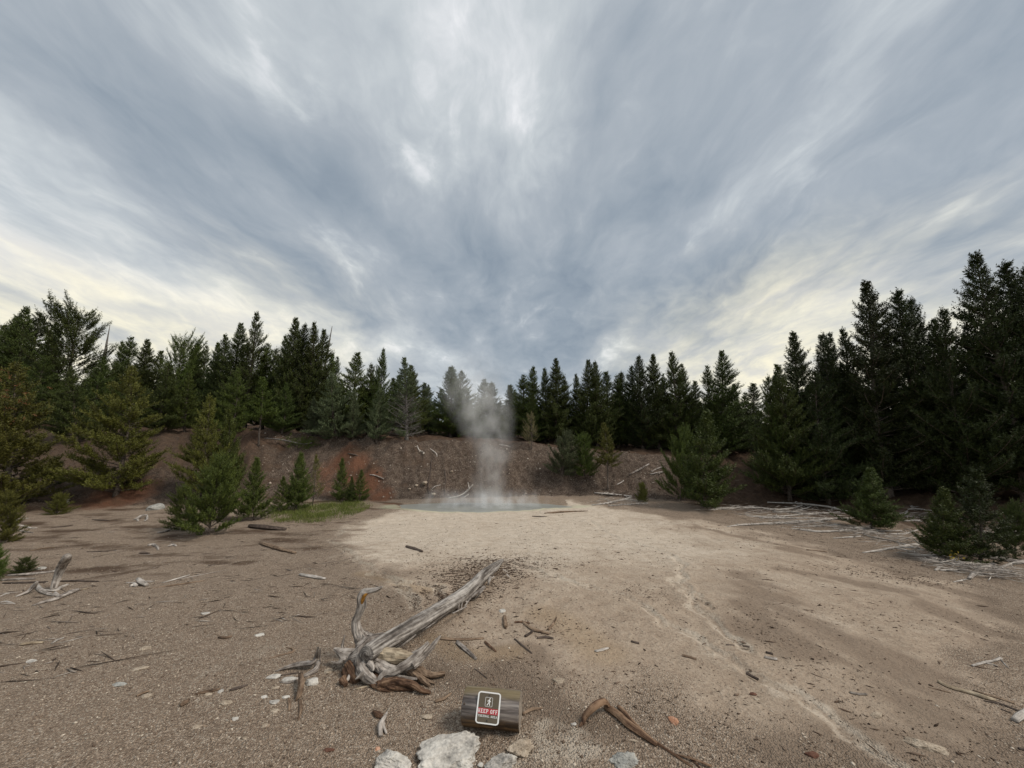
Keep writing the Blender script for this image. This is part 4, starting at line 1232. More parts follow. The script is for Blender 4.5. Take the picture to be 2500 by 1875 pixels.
for pts, r, mt, lab in (
        ([(808, 94), (860, 108), (915, 128)], [9, 11, 9], W_DARK, 'flat dark plank lying alone on the pale mud beyond the log'),
        ([(90, 284), (170, 298), (255, 312)], [8, 8, 6], W_CREAM, 'pale curved twig lying on the brown left of the runnel'),
        ([(1040, 716), (1180, 722), (1330, 714)], [9, 9, 7], W_BROWN, 'long straight brown twig right of the fallen log roots'),
        ([(1150, 738), (1215, 795), (1280, 855)], [13, 15, 10], W_GREY, 'short grey splinter below the straight brown twig'),
        ([(1338, 738), (1380, 775), (1412, 804)], [8, 9, 6], W_RED, 'reddish splinter right of the grey one near the roots'),
        ([(1268, 918), (1310, 950), (1352, 985)], [4, 5, 4], W_DARK, 'thin dark twig just above the log sign'),
        ([(1538, 718), (1590, 760), (1655, 815)], [6, 8, 5], W_DARK, 'dark sloping twig on the flat right of the roots'),
        ([(1590, 1225), (1650, 1195), (1725, 1188)], [11, 12, 7], W_BROWN, 'brown curved root piece just right of the log sign'),
        ([(470, 1056), (560, 1036), (650, 1035), (735, 1062)], [6, 8, 8, 5], W_CREAM, 'thin cream twig lying in front of the log roots'),
        ([(1000, 1140), (1060, 1120), (1110, 1085)], [10, 13, 8], W_BROWN, 'hooked brown root bit left of the log sign'),
        ([(1470, 565), (1478, 635)], [12, 13], W_BROWN, 'short upright brown chunk on the flat right of the log'),
        ([(1590, 600), (1640, 640), (1690, 662), (1770, 684)], [8, 11, 12, 8], W_BROWN, 'brown splintered stick in the small debris heap'),
        ([(1765, 655), (1795, 620), (1822, 570)], [9, 9, 4], W_BROWN, 'pointed splinter sticking up from the small debris heap'),
        ([(1690, 712), (1740, 706), (1800, 714)], [7, 9, 7], W_DARK, 'dark flat piece in front of the small debris heap'),
        ([(1538, 606), (1580, 604), (1640, 612)], [7, 8, 6], W_RED, 'reddish splinter at the back of the small debris heap'),
        ([(1610, 700), (1650, 675), (1668, 655)], [10, 9, 6], W_DARK, 'short dark chunk on the left of the small debris heap'),
        ([(2080, 800), (2125, 795), (2172, 780)], [7, 8, 6], W_PALE, 'pale broken twig beside a white pebble on the flat')):
    stick('dry_twig', Z1, pts, r, mt, lab, 'twig', G_ST, sides=6)
# --- left of the log
stick('root_piece', ZB, [(220, 548), (450, 470), (620, 430), (760, 415), (860, 395), (920, 290), (945, 150)], [12, 34, 46, 50, 42, 44, 18], W_GREY,
      'grey splintered root with one upright prong, left of the fallen log', 'root', None, [0, .01, .02, .03, .04, .07, .20],
      extra=(([(955, 390), (900, 520), (800, 580), (680, 640)], [40, 46, 40, 30]), ([(985, 160), (972, 260), (985, 420)], [8, 16, 14], [.17, .08, 0])))
stick('root_piece', ZB, [(650, 590), (665, 740), (625, 940), (560, 1045)], [36, 52, 42, 14], W_BROWN, 'brown twisted root end pointing down beside the white stone', 'root', None, [.05, .04, .02, 0],
      extra=(([(640, 1040), (650, 1200), (605, 1385)], [26, 28, 8]), ([(440, 1000), (460, 1100), (450, 1220)], [16, 26, 10])))
stick('dry_twig', ZB, [(180, 642), (400, 600), (620, 570)], [8, 13, 12], W_DARK, 'dark straight twig under the grey splintered root', 'twig', G_LW)
stick('dry_twig', ZB, [(290, 722), (480, 735), (610, 655)], [10, 20, 16], W_GREY, 'grey curved twig among white chips by the roots', 'twig', G_LW)
stick('hooked_twig', ZB, [(110, 330), (350, 262), (500, 222), (530, 190), (500, 160), (405, 142)], [8, 14, 19, 19, 16, 6], W_BROWN, 'brown hook-shaped twig left of the grey splintered root', 'twig', G_LW)
stick('root_piece', ZB, [(1880, 1225), (1950, 1270), (2030, 1320)], [30, 56, 34], W_RED, 'reddish bark chunk on the gravel left of the log sign', 'root', None)
stick('root_piece', ZB, [(2110, 1235), (2060, 1330), (1995, 1450), (2000, 1640)], [14, 36, 46, 34], W_GREY, 'small fibrous root stump in the gravel left of the log sign', 'root', None, [.03, .03, .02, 0],
      extra=(([(2060, 1330), (2050, 1450), (2100, 1600)], [20, 26, 18], [.03, .02, 0]),))
for pts, r, mt, lab in (
        ([(1265, 1180), (1340, 1165), (1425, 1148)], [7, 12, 6], W_BROWN, 'thin brown stick on the gravel pointing at the white chips'),
        ([(1490, 1155), (1545, 1140), (1605, 1120)], [7, 11, 6], W_DARK, 'dark stick right beside the thin brown one on gravel'),
        ([(1418, 812), (1460, 815), (1502, 806)], [8, 10, 7], W_BROWN, 'stubby brown stick on the gravel left of the hooked twig'),
        ([(1170, 1255), (1195, 1238), (1225, 1215)], [13, 18, 8], W_BROWN, 'curled brown bark piece on the left gravel'),
        ([(135, 858), (200, 850), (280, 845)], [10, 12, 8], W_CREAM, 'pale tan stick at the far left of the gravel'),
        ([(335, 852), (370, 830), (415, 815)], [6, 8, 4], W_PALE, 'thin pale branching twig right of the pale tan stick'),
        ([(885, 1192), (930, 1172), (965, 1160)], [8, 11, 7], W_BROWN, 'brown sliver on gravel behind the flat pebble'),
        ([(1620, 90), (1720, 100), (1850, 112)], [14, 20, 12], W_DARK, 'dark rotting log lying right of the dense bushy pine'),
        ([(1690, 200), (1800, 235), (1915, 265)], [10, 14, 8], W_BROWN, 'long brown rotten branch on the left flat'),
        ([(1945, 404), (2030, 420), (2110, 432)], [9, 12, 7], W_PALE, 'pale bent stick at the edge of the left flat')):
    stick('dry_stick', ZL, pts, r, mt, lab, 'stick', G_LW, sides=6)
# --- the wood at the left edge
stick('leaning_plank', Z8, [(538, 1490), (565, 1400), (620, 1270), (655, 1200), (685, 1150)], [22, 27, 32, 30, 22], W_GREY,
      'leaning grey plank standing up from the root at the left edge', 'plank', None, [.0, .10, .28, .40, .50])
stick('root_stump', Z8, [(160, 1562), (280, 1515), (345, 1455), (375, 1415)], [8, 16, 26, 12], W_GREY, 'forked grey root stump at the foot of the leaning plank', 'root', None, [0, .02, .08, .16],
      extra=(([(360, 1450), (420, 1500), (500, 1535), (590, 1550)], [24, 20, 18, 12]), ([(560, 1520), (590, 1550), (600, 1565)], [12, 12, 6])))
stick('dry_stick', Z8, [(415, 1492), (560, 1500), (620, 1465), (690, 1440)], [9, 14, 14, 8], W_PALE, 'pale stick crossing behind the leaning plank foot', 'stick', G_LW)
stick('dry_stick', Z8, [(330, 1652), (450, 1615), (560, 1588), (700, 1525), (785, 1493)], [10, 18, 22, 28, 20], W_GREY, 'long smooth grey limb lying in front of the leaning plank', 'stick', G_LW)
stick('dry_twig', Z8, [(800, 1496), (870, 1485), (940, 1463)], [5, 8, 5], W_CREAM, 'thin cream twig at the tip of the smooth grey limb', 'twig', G_LW)
for pts, r, mt, lab in (
        ([(80, 1345), (320, 1332), (560, 1306)], [10, 16, 14], W_GREY, 'flat grey board behind the leaning plank, furthest of three'),
        ([(10, 1395), (180, 1385), (350, 1380)], [10, 14, 10], W_GREY, 'second flat grey board at the left edge'),
        ([(30, 1425), (260, 1420), (480, 1412)], [8, 12, 8], W_DARK, 'dark board nearest the root stump'),
        ([(560, 1405), (780, 1402), (1000, 1408)], [6, 11, 6], W_DARK, 'thin dark limb running right from the leaning plank'),
        ([(0, 1620), (70, 1612), (150, 1635)], [6, 10, 6], W_PALE, 'pale twig at the left edge in front of the root stump'),
        ([(0, 1560), (60, 1535), (95, 1532)], [6, 10, 6], W_PALE, 'short pale twig at the left edge above the other'),
        ([(1500, 1482), (1800, 1440), (2070, 1400)], [5, 10, 6], W_BROWN, 'long crumbling brown limb on the left flat'),
        ([(1650, 1420), (1780, 1385), (1915, 1345)], [6, 11, 8], W_PALE, 'pale broken limb above the crumbling brown one'),
        ([(1280, 1422), (1420, 1416), (1560, 1408)], [6, 10, 6], W_GREY, 'grey straight twig behind the white wood chunk'),
        ([(1410, 1122), (1450, 1118), (1510, 1124)], [12, 15, 10], W_DARK, 'dark bluish wood lump on the flat in front of the bushy pine'),
        ([(1500, 1045), (1550, 1035), (1590, 1055), (1605, 1090)], [12, 15, 14, 8], W_GREY, 'curved grey wood piece above the dark lump'),
        ([(1705, 1052), (1750, 1035), (1785, 1048)], [8, 16, 8], W_GREY, 'small grey wood piece under the dense bushy pine'),
        ([(935, 782), (1010, 786), (1105, 790)], [6, 10, 6], W_DARK, 'dark twig on the ground below the yellowish small pine'),
        ([(300, 1100), (420, 1075), (540, 1062)], [5, 9, 5], W_BROWN, 'thin brown branch on the left flat behind the boards'),
        ([(880, 1108), (1050, 1102), (1180, 1088)], [5, 9, 5], W_DARK, 'thin dark branch in the middle of the left flat'),
        ([(520, 862), (640, 850), (740, 838)], [5, 10, 5], W_DARK, 'dark branch on the ground right of the bare bough'),
        ([(80, 885), (200, 895), (335, 916)], [7, 9, 6], W_GREY, 'grey branch lying under the sprawling olive thicket'),
        ([(1595, 915), (1660, 905), (1730, 880)], [10, 15, 10], W_GREY, 'grey root at the left foot of the dense bushy pine')):
    stick('dry_stick', Z8, pts, r, mt, lab, 'stick', G_LW, sides=6)
stick('wood_chunk', Z8, [(1395, 1380), (1430, 1410), (1490, 1448)], [16, 26, 16], W_PALE, 'pale wood chunk tilted on the left flat', 'stick', G_LW, [.06, .03, 0])
stick('wood_chunk', Z8, [(1320, 1455), (1360, 1440), (1380, 1455)], [14, 22, 14], W_PALE, 'small pale wood chunk beside the tilted one', 'stick', G_LW)
stick('antler_root', Z8, [(1350, 785), (1390, 770), (1430, 745), (1490, 735)], [6, 16, 14, 8], W_PALE, 'pale antler-like root on the ground under the olive pine', 'root', None, [0, .02, .05, .06],
      extra=(([(1490, 740), (1490, 775), (1465, 795)], [8, 10, 8], [.05, .03, 0]), ([(1390, 770), (1400, 795)], [12, 8])))
stick('antler_root', Z8, [(650, 570), (680, 590), (705, 625)], [6, 10, 8], W_PALE, 'small white forked root right of the yellowish small pine', 'root', None, [.08, .04, 0], extra=(([(685, 620), (690, 580), (712, 575)], [8, 8, 5], [0, .05, .06]),))
stick('bare_bough', Z8, [(140, 715), (160, 770), (175, 830), (250, 850), (320, 868), (375, 865)], [6, 7, 8, 9, 8, 6], W_PALE, 'bare pale bough hanging out of the thicket at left edge', 'branch', None, [.35, .22, .08, .02, 0, 0],
      extra=(([(15, 822), (80, 790), (180, 778), (290, 766)], [5, 6, 6, 4], [.08, .14, .18, .2]),))
# --- bleached branch pile on the right
for pts, r, tw, lab in (
        ([(580, 287), (870, 265), (1120, 266), (1300, 285), (1480, 268), (1620, 222)], [7, 12, 12, 11, 9, 5], 22, 'long bleached branch with many stubs, back left of the pile'),
        ([(1210, 205), (1450, 215), (1620, 226), (1850, 252), (2075, 302)], [7, 10, 11, 11, 9], 12, 'bleached branch furthest back in the pile, arching down right'),
        ([(1265, 305), (1480, 312), (1650, 330), (1990, 312)], [8, 11, 12, 9], 12, 'bleached branch in the middle of the pile below the arching one'),
        ([(985, 350), (1150, 362), (1460, 350), (1600, 330)], [6, 9, 9, 6], 10, 'thin wavy bleached branch in the pile, left middle'),
        ([(1125, 371), (1500, 376), (1800, 380), (2110, 380)], [7, 10, 11, 12], 8, 'straight bleached pole in the pile running under the round bush'),
        ([(780, 467), (920, 450), (1180, 438), (1400, 428), (1700, 410), (1900, 384)], [5, 11, 13, 14, 15, 15], 14, 'thickest front bleached trunk of the pile with pointed left tip'),
        ([(1475, 470), (1750, 462), (2000, 445)], [6, 9, 7], 6, 'thin bleached pole just right of the thickest front trunk'),
        ([(1485, 488), (1620, 505), (1750, 521), (1980, 515), (2210, 495)], [6, 9, 11, 11, 10], 8, 'front curved bleached pole sagging toward the mud'),
        ([(1925, 593), (2080, 582), (2215, 574)], [5, 8, 8], 3, 'short lone bleached stick in front of the pile on the mud'),
        ([(620, 262), (760, 264), (900, 258)], [4, 7, 4], 6, 'small twiggy branch at the far left end of the pile'),
        ([(1490, 300), (1570, 285), (1650, 262), (1700, 236)], [4, 7, 7, 4], 8, 'crooked bleached twig in the back of the pile')):
    stick('bleached_branch', Z6, pts, [q * 1.12 for q in r], W_PALE, lab, 'branch', G_BL, twigs=tw)
for pts, r, tw, lab in (
        ([(185, 602), (340, 588), (500, 575), (745, 568)], [7, 11, 12, 10], 6, 'bleached pole in front of the round bush between the piles'),
        ([(590, 608), (780, 602), (870, 580), (945, 555)], [7, 10, 9, 7], 5, 'forked bleached branch between the two dark bushes'),
        ([(0, 572), (200, 552), (410, 535)], [8, 11, 10], 4, 'bleached pole ending under the left of the round bush'),
        ([(268, 600), (380, 642), (640, 690), (850, 755), (920, 772)], [6, 10, 11, 11, 9], 5, 'bleached branch sloping down to the right before the big bush'),
        ([(278, 832), (420, 812), (620, 780), (870, 742), (1050, 722)], [7, 14, 16, 18, 18], 5, 'bare curved bleached branch reaching left onto the mud'),
        ([(708, 780), (810, 805), (925, 832)], [8, 9, 7], 2, 'short bleached branch under the curved one'),
        ([(820, 312), (900, 306), (985, 312)], [9, 12, 10], 2, 'pale branch between the two bushes, furthest back'),
        ([(765, 450), (860, 446), (965, 448)], [9, 12, 10], 3, 'pale branch between the two bushes, middle one'),
        ([(785, 372), (800, 345), (870, 270)], [9, 11, 8], 2, 'pale upright crooked root between the two bushes'),
        ([(1420, 832), (1600, 862), (1800, 892), (2100, 935), (2230, 950)], [16, 22, 24, 24, 22], 6, 'thick grey trunk lying under the big right edge bush'),
        ([(1205, 1042), (1380, 1040), (1560, 1033)], [10, 14, 12], 4, 'straight pale stick in the front pile at the right edge'),
        ([(1555, 1145), (1620, 1080), (1740, 1012), (1850, 955)], [16, 24, 24, 20], 3, 'stout grey branch crossing the front pile, pointing at the viewer'),
        ([(1680, 1092), (1820, 1088), (1960, 1076)], [8, 12, 9], 3, 'thin pale stick in the front pile right of the stout one'),
        ([(1885, 1035), (2000, 985), (2100, 960), (2215, 948)], [8, 16, 18, 18], 5, 'forked pale branch at the right edge of the front pile'),
        ([(1365, 1185), (1440, 1170), (1525, 1152)], [6, 10, 8], 2, 'thin crooked twig at the lower tip of the front pile'),
        ([(1150, 1042), (1178, 1025), (1205, 1003)], [12, 15, 13], 0, 'stubby pale cut end at the left of the front pile'),
        ([(2050, 1088), (2100, 1095), (2150, 1112)], [12, 16, 8], 1, 'broad pale splinter at the right of the front pile'),
        ([(2015, 468), (2070, 458), (2125, 448)], [12, 20, 14], 2, 'pale wood chunk behind the right edge bush, upper one'),
        ([(2075, 582), (2140, 580), (2215, 588)], [9, 14, 12], 2, 'pale branch behind the right edge bush, lower one')):
    stick('bleached_branch', Z7, pts, [q * 1.08 for q in r], W_PALE if 'grey' not in lab else W_GREY, lab, 'branch', G_BL, twigs=tw)
ZF = zc(1700, 600, 2.0238); SCALES[ZF] = 2.0238
stick('fallen_log', ZF, [(1380, 1196), (1460, 1186), (1545, 1172)], [14, 17, 15], W_GREY, 'grey log on the dark forest floor at the right edge', 'log', None, twigs=6)
stick('fallen_branch', ZF, [(1500, 1140), (1560, 1110), (1620, 1078)], [6, 9, 7], W_GREY, 'tangled grey dead branch above the grey forest floor log', 'branch', None, [.15, .25, .3], twigs=14)
stick('fallen_branch', ZF, [(1395, 1160), (1480, 1150), (1520, 1135)], [6, 8, 5], W_GREY, 'thin grey branch resting on the forest floor log', 'branch', None, [.16, .18, .2], twigs=6)
# --- by the pool and on the bank
stick('dry_stick', ZC, [(690, 1366), (770, 1360), (835, 1356), (920, 1352), (1010, 1349)], [4, 8, 8, 6, 3], W_BROWN, 'long dark stick on the mud just right of the pool', 'stick', G_ST)
stick('dry_twig', ZC, [(600, 1388), (660, 1390), (708, 1392)], [3, 5, 3], W_DARK, 'thin dark stick on the mud in front of the pool', 'twig', G_ST)
G_SP = 'bleached branches in the small pile by the pool'
for pts, r, tw, lab in (
        ([(1060, 1216), (1200, 1228), (1335, 1242)], [6, 8, 7], 14, 'upper bleached branch of the small pile right of the pool'),
        ([(1040, 1306), (1130, 1296), (1220, 1278), (1330, 1250)], [5, 8, 9, 7], 8, 'lower bleached branch of the small pile right of the pool'),
        ([(1160, 1312), (1290, 1302), (1450, 1296)], [4, 6, 4], 12, 'twiggy bleached branch lying flat at the front of the small pile'),
        ([(1240, 1262), (1330, 1268), (1400, 1274)], [4, 6, 4], 10, 'short twiggy branch in the middle of the small pile')):
    stick('bleached_branch', ZC, pts, r, W_PALE, lab, 'branch', G_SP, twigs=tw)
stick('bleached_branch', ZP, [(900, 612), (1000, 592), (1065, 552), (1125, 490)], [5, 7, 8, 5], W_PALE, 'bare white branch curving up at the left pool shore', 'branch', None, [0, .02, .15, .35],
      extra=(([(1090, 530), (1085, 500), (1078, 470)], [5, 4, 3], [.25, .33, .4]), ([(1040, 605), (1075, 585), (1085, 575)], [4, 6, 4])))
for pts, r, mt, lab in (
        ([(622, 138), (640, 180), (690, 206)], [4, 5, 3], W_PALE, 'left pale twig hanging over the bank rim behind the pool'),
        ([(740, 168), (770, 190), (795, 215), (800, 242)], [4, 6, 5, 3], W_PALE, 'right pale forked twig hanging over the bank rim'),
        ([(750, 275), (738, 400), (718, 490), (728, 572)], [6, 8, 9, 6], W_DARK, 'long dark root running down the bank behind the pool'),
        ([(868, 350), (882, 450), (868, 510), (872, 585)], [5, 7, 7, 5], W_DARK, 'second dark root on the bank, right of the long one'),
        ([(745, 545), (775, 510), (835, 492)], [3, 5, 3], W_PALE, 'pale bent twig low on the bank left of the steam'),
        ([(195, 402), (250, 410), (320, 440)], [6, 8, 6], W_GREY, 'grey limb lying on the bank beside the red soil'),
        ([(0, 210), (60, 222), (90, 232)], [6, 8, 4], W_DARK, 'dark root at the head of the red soil scar'),
        ([(1360, 130), (1410, 138), (1460, 148)], [4, 5, 3], W_PALE, 'pale thin log on the rim right of the steam')):
    stick('bank_twig', ZP, pts, r, mt, lab, 'twig', G_TW, sides=5)
for pts, r, mt, lab in (
        ([(1320, 1080), (1400, 1040), (1460, 1005)], [7, 9, 8], W_GREY, 'grey sloping log on the bank left of the big round bush'),
        ([(1480, 1060), (1530, 1035), (1560, 1028)], [6, 8, 6], W_GREY, 'grey upper log on the bank touching the big round bush'),
        ([(1470, 1080), (1520, 1068), (1565, 1062)], [5, 7, 5], W_PALE, 'pale log below the grey upper one by the big bush'),
        ([(1225, 1155), (1255, 1140), (1275, 1125)], [4, 5, 4], W_PALE, 'short pale twig on the bank beside the olive stem')):
    stick('bank_log', ZC, pts, r, mt, lab, 'log', G_TW, sides=6)
# fallen green pine bough on the left rim
def fallen_bough():
    z = zc(550, 750, 2.766); SCALES[z] = 2.766
    mb = MB()
    out, rad = lay(mb, z, [(265, 885), (360, 892), (445, 908), (520, 925), (585, 915)], [3, 5, 6, 5, 3], [.12, .18, .22, .22, .28])
    c = np.mean(np.array(out), 0); c[2] = hz(c[0], c[1])
    e = empty('fallen_pine', tuple(c))
    o = mb.build('trunk', BARK_GREY, e); o.matrix_parent_inverse = Matrix.Translation(-Vector(c))
    rng = np.random.default_rng(3)
    S, D = [], []
    for i in range(150):
        t = rng.uniform(.35, 1) ** .8 * 4; j = min(3, int(t)); f = t - j
        q = np.array(out[j]) * (1 - f) + np.array(out[j + 1]) * f
        S.append(q + rng.normal(size=3) * np.array([.22, .25, .14]) - np.array([0, 0, .03])); D.append(unit(np.array([.9, .1, .25]) + rng.normal(size=3) * .45))
    V, tone = needles(np.array(S), np.array(D), np.full(150, .26), 26, .07, .015, rng)
    me = np_mesh('crown', V - c, np.arange(len(V)).reshape(-1, 3), False, {'tone': ('FACE', tone)})
    me.materials.append(FOL['mid']); link('crown', me, e)
    tag(e, 'fallen green pine lying on the left rim, bough tip pointing right', 'tree')


fallen_bough()


# ------------------------------------------------------------------ the fallen log with its roots
def hero_log():
    def P(pts):                                       # (x, y in the zoomed picture, metres ahead, radius)
        o, r = [], []
        for X, Y, y, rr in pts:
            p, t = at_y(700 + X / 2.765, 1300 + Y / 2.765, y)
            o.append(tuple(p)); r.append(rr / 2.765 * t / F)
        return o, r
    base = ground(700 + 560 / 2.765, 1300 + 900 / 2.765)[0]
    e = empty('fallen_log', tuple(base))
    off = Matrix.Translation(-base)

    def part(name, tubes, mat, sides=12, rough=.16, knot=.14, label=None, sq=1.0, ridge=.17):
        mb = MB()
        for i, (pts, gr) in enumerate(tubes):
            if gr:
                o, r = lay_pts(pts)
            else:
                o, r = P(pts)
            mb.tube(o, r, int(sides * 2), rough, len(name) * 3 + i * 7, 8, sq, True, 0, knot, ridge, 1.2)
        ob = mb.build(name, mat, e, smooth=False)
        ob.matrix_parent_inverse = off
        if label: ob['label'] = label
        return ob

    def lay_pts(pts):
        o, r = [], []
        for X, Y, up, rr in pts:
            p, t = ground(700 + X / 2.765, 1300 + Y / 2.765, up)
            o.append(tuple(p)); r.append(rr / 2.765 * t / F)
        return o, r
    # trunk: a ribbed, cracked cylinder with its own finer mesh
    pts = [(540, 820, .20, 56), (600, 780, .19, 60), (690, 725, .17, 57), (800, 660, .15, 54), (900, 600, .14, 52), (1000, 540, .13, 49), (1100, 482, .12, 46),
           (1180, 430, .11, 46), (1250, 365, .10, 40), (1330, 290, .08, 38), (1400, 232, .06, 30), (1455, 188, .05, 12)]
    o, r = lay_pts(pts)
    mb = MB(); mb.tube(o, r, 44, .10, 4, 9, .92, True, 0, .07)
    V = np.array(mb.v); N = len(V)
    # long cracks along the grain
    side = 45; rows = (N - 2) // side
    C = V[:rows * side].reshape(rows, side, 3); ctr = C[:, :-1].mean(1, keepdims=True)
    ang = np.linspace(0, 2 * np.pi, side)[None, :]; L = np.arange(rows)[:, None] * .035
    crack = np.abs(perlin(np.cos(ang) * 5 + L * .25, np.sin(ang) * 5 + L * .55, 71)) ** .6
    flake = (perlin(np.cos(ang) * 3.2 + 9, np.sin(ang) * 3.2 + L * 2.6, 72) > .38) * .07
    rad = np.linalg.norm(C - ctr, axis=2, keepdims=True)
    C2 = ctr + (C - ctr) * (1 + (-.16 * (1 - np.clip(crack * 3, 0, 1)) + flake)[..., None])
    C2[:, -1] = C2[:, 0]
    V[:rows * side] = C2.reshape(-1, 3)
    mb.v = list(V)
    tr = mb.build('trunk', W_LOG, e, smooth=False); tr.matrix_parent_inverse = off
    part('upright_root', [([(545, 790, 4.02, 70), (510, 725, 4.02, 46), (475, 660, 4.0, 32), (466, 600, 4.0, 27), (487, 545, 4.0, 25), (505, 490, 4.0, 28), (500, 440, 4.0, 26), (515, 405, 4.0, 20), (560, 392, 3.98, 17), (605, 385, 3.96, 14), (645, 366, 3.95, 6)], 0)], W_GREY, 14, .16, .18)
    part('heartwood', [([(507, 485, 3.975, 6), (513, 455, 3.965, 13), (527, 425, 3.96, 11), (552, 408, 3.962, 5)], 0)], W_AMBER, 8, .05, .03, 'amber heartwood bared inside the bend of the upright root')
    part('root_crown', [([(660, 735, 4.02, 60), (600, 775, 3.96, 80), (540, 815, 3.89, 88), (480, 850, 3.83, 74), (425, 860, 3.81, 36)], 0), ([(540, 830, 3.82, 66), (510, 900, 3.74, 60), (520, 960, 3.68, 40)], 0), ([(560, 760, 3.97, 60), (530, 740, 4.0, 58), (500, 700, 4.02, 40)], 0)], W_GREY, 14, .2, .2, None, 1.0, .2)
    part('stub_root', [([(480, 840, 3.86, 52), (410, 830, 3.86, 46), (365, 812, 3.87, 28), (318, 785, 3.88, 8)], 0), ([(395, 815, 3.87, 16), (376, 770, 3.9, 10), (392, 692, 3.92, 4)], 0), ([(420, 840, 3.82, 18), (400, 900, 3.78, 6)], 0)], W_GREY, 10)
    part('thick_root', [([(540, 815, 3.88, 46), (640, 832, 3.82, 50), (750, 838, 3.78, 46), (850, 846, 3.75, 24)], 0)], W_CREAM, 14, .14, .08, 'cream barkless root pointing right')
    part('looping_root', [([(600, 780, 4.0, 26), (510, 850, 3.84, 40), (512, 925, 3.69, 42), (560, 985, 3.62, 30), (615, 1008, 3.60, 22), (655, 965, 3.62, 24), (730, 938, 3.64, 26), (810, 888, 3.67, 26), (885, 822, 3.72, 24), (960, 745, 3.78, 9)], 0),
                          ([(520, 945, 3.62, 15), (490, 970, 3.60, 10), (462, 992, 3.58, 3)], 0), ([(560, 880, 3.69, 22), (580, 915, 3.65, 14), (584, 935, 3.63, 4)], 0)], W_GREY, 11, .14, .14)
    part('raised_root', [([(850, 900, 3.66, 22), (925, 830, 3.74, 24), (985, 765, 3.80, 18), (1040, 695, 3.86, 5)], 0)], W_GREY, 9)
    part('side_root', [([(810, 900, .06, 20), (890, 928, .05, 24), (970, 962, .03, 20), (1068, 952, .03, 14)], 1), ([(830, 935, .05, 25), (900, 985, .03, 20), (965, 1035, .01, 9)], 1), ([(860, 945, .04, 16), (920, 985, .02, 12), (1000, 1020, .01, 5)], 1)], W_BROWN, 9)
    part('low_root', [([(620, 1030, .03, 22), (740, 1005, .06, 26), (850, 1028, .05, 20), (910, 1065, .03, 17), (972, 1082, .01, 10)], 1), ([(600, 1000, .03, 24), (690, 1030, .03, 26), (790, 1050, .02, 18), (860, 1070, .0, 8)], 1), ([(560, 1020, .02, 14), (640, 1060, .01, 12), (720, 1075, .0, 5)], 1)], W_RED, 10, .2, .16, 'red-brown decayed root lowest to the ground')
    part('tangled_root', [([(560, 850, 3.80, 30), (640, 890, 3.74, 26), (740, 925, .0 + 3.70, 20), (830, 905, 3.70, 16), (900, 880, 3.72, 8)], 0), ([(600, 900, 3.72, 24), (690, 960, 3.66, 20), (800, 985, 3.63, 14), (880, 990, 3.62, 6)], 0), ([(700, 860, 3.76, 18), (800, 850, 3.76, 16), (900, 790, 3.80, 12), (955, 735, 3.84, 4)], 0), ([(460, 900, 3.74, 22), (430, 960, 3.68, 14), (400, 1010, 3.62, 6)], 0), ([(380, 860, 3.80, 16), (340, 880, 3.78, 8), (300, 870, 3.78, 3)], 0)], W_GREY, 7, .14, .14, 'thin tangled roots')
    part('rotten_root', [([(420, 900, 3.78, 50), (450, 955, 3.72, 52), (480, 1010, 3.66, 32)], 0), ([(375, 990, .03, 26), (400, 1030, .02, 14)], 1), ([(590, 985, 3.68, 30), (690, 900, 3.74, 14), (720, 880, 3.74, 8)], 0)], W_RED, 10, .25, .2, 'red-brown rotten wood under the root crown')
    rng = np.random.default_rng(8)
    for (a, b, rr) in (((1148, 418), (1222, 472), 9), ((1192, 395), (1178, 528), 6), ((1335, 365), (1235, 445), 14), ((1375, 300), (1360, 355), 9), ((1400, 295), (1358, 330), 5), ((1240, 440), (1190, 520), 7),
                       ((1120, 545), (1215, 500), 7), ((1460, 250), (1492, 268), 6), ((1485, 282), (1512, 310), 5), ((870, 690), (745, 790), 7), ((1010, 600), (905, 672), 6), ((1165, 455), (1160, 520), 8), ((1330, 380), (1280, 440), 8)):
        m2 = MB()
        oo, r2 = lay_pts([(a[0], a[1], .12, rr), ((a[0] + b[0]) / 2, (a[1] + b[1]) / 2, .10, rr), (b[0], b[1], .05, rr * .6)])
        m2.tube(oo, r2, 5, .1, int(rr), 3, .5)
        s = m2.build('splinter', W_GREY, e, smooth=False); s.matrix_parent_inverse = off
    return tag(e, 'fallen grey weathered log with gnarled upturned roots in the foreground', 'fallen log')


hero_log()


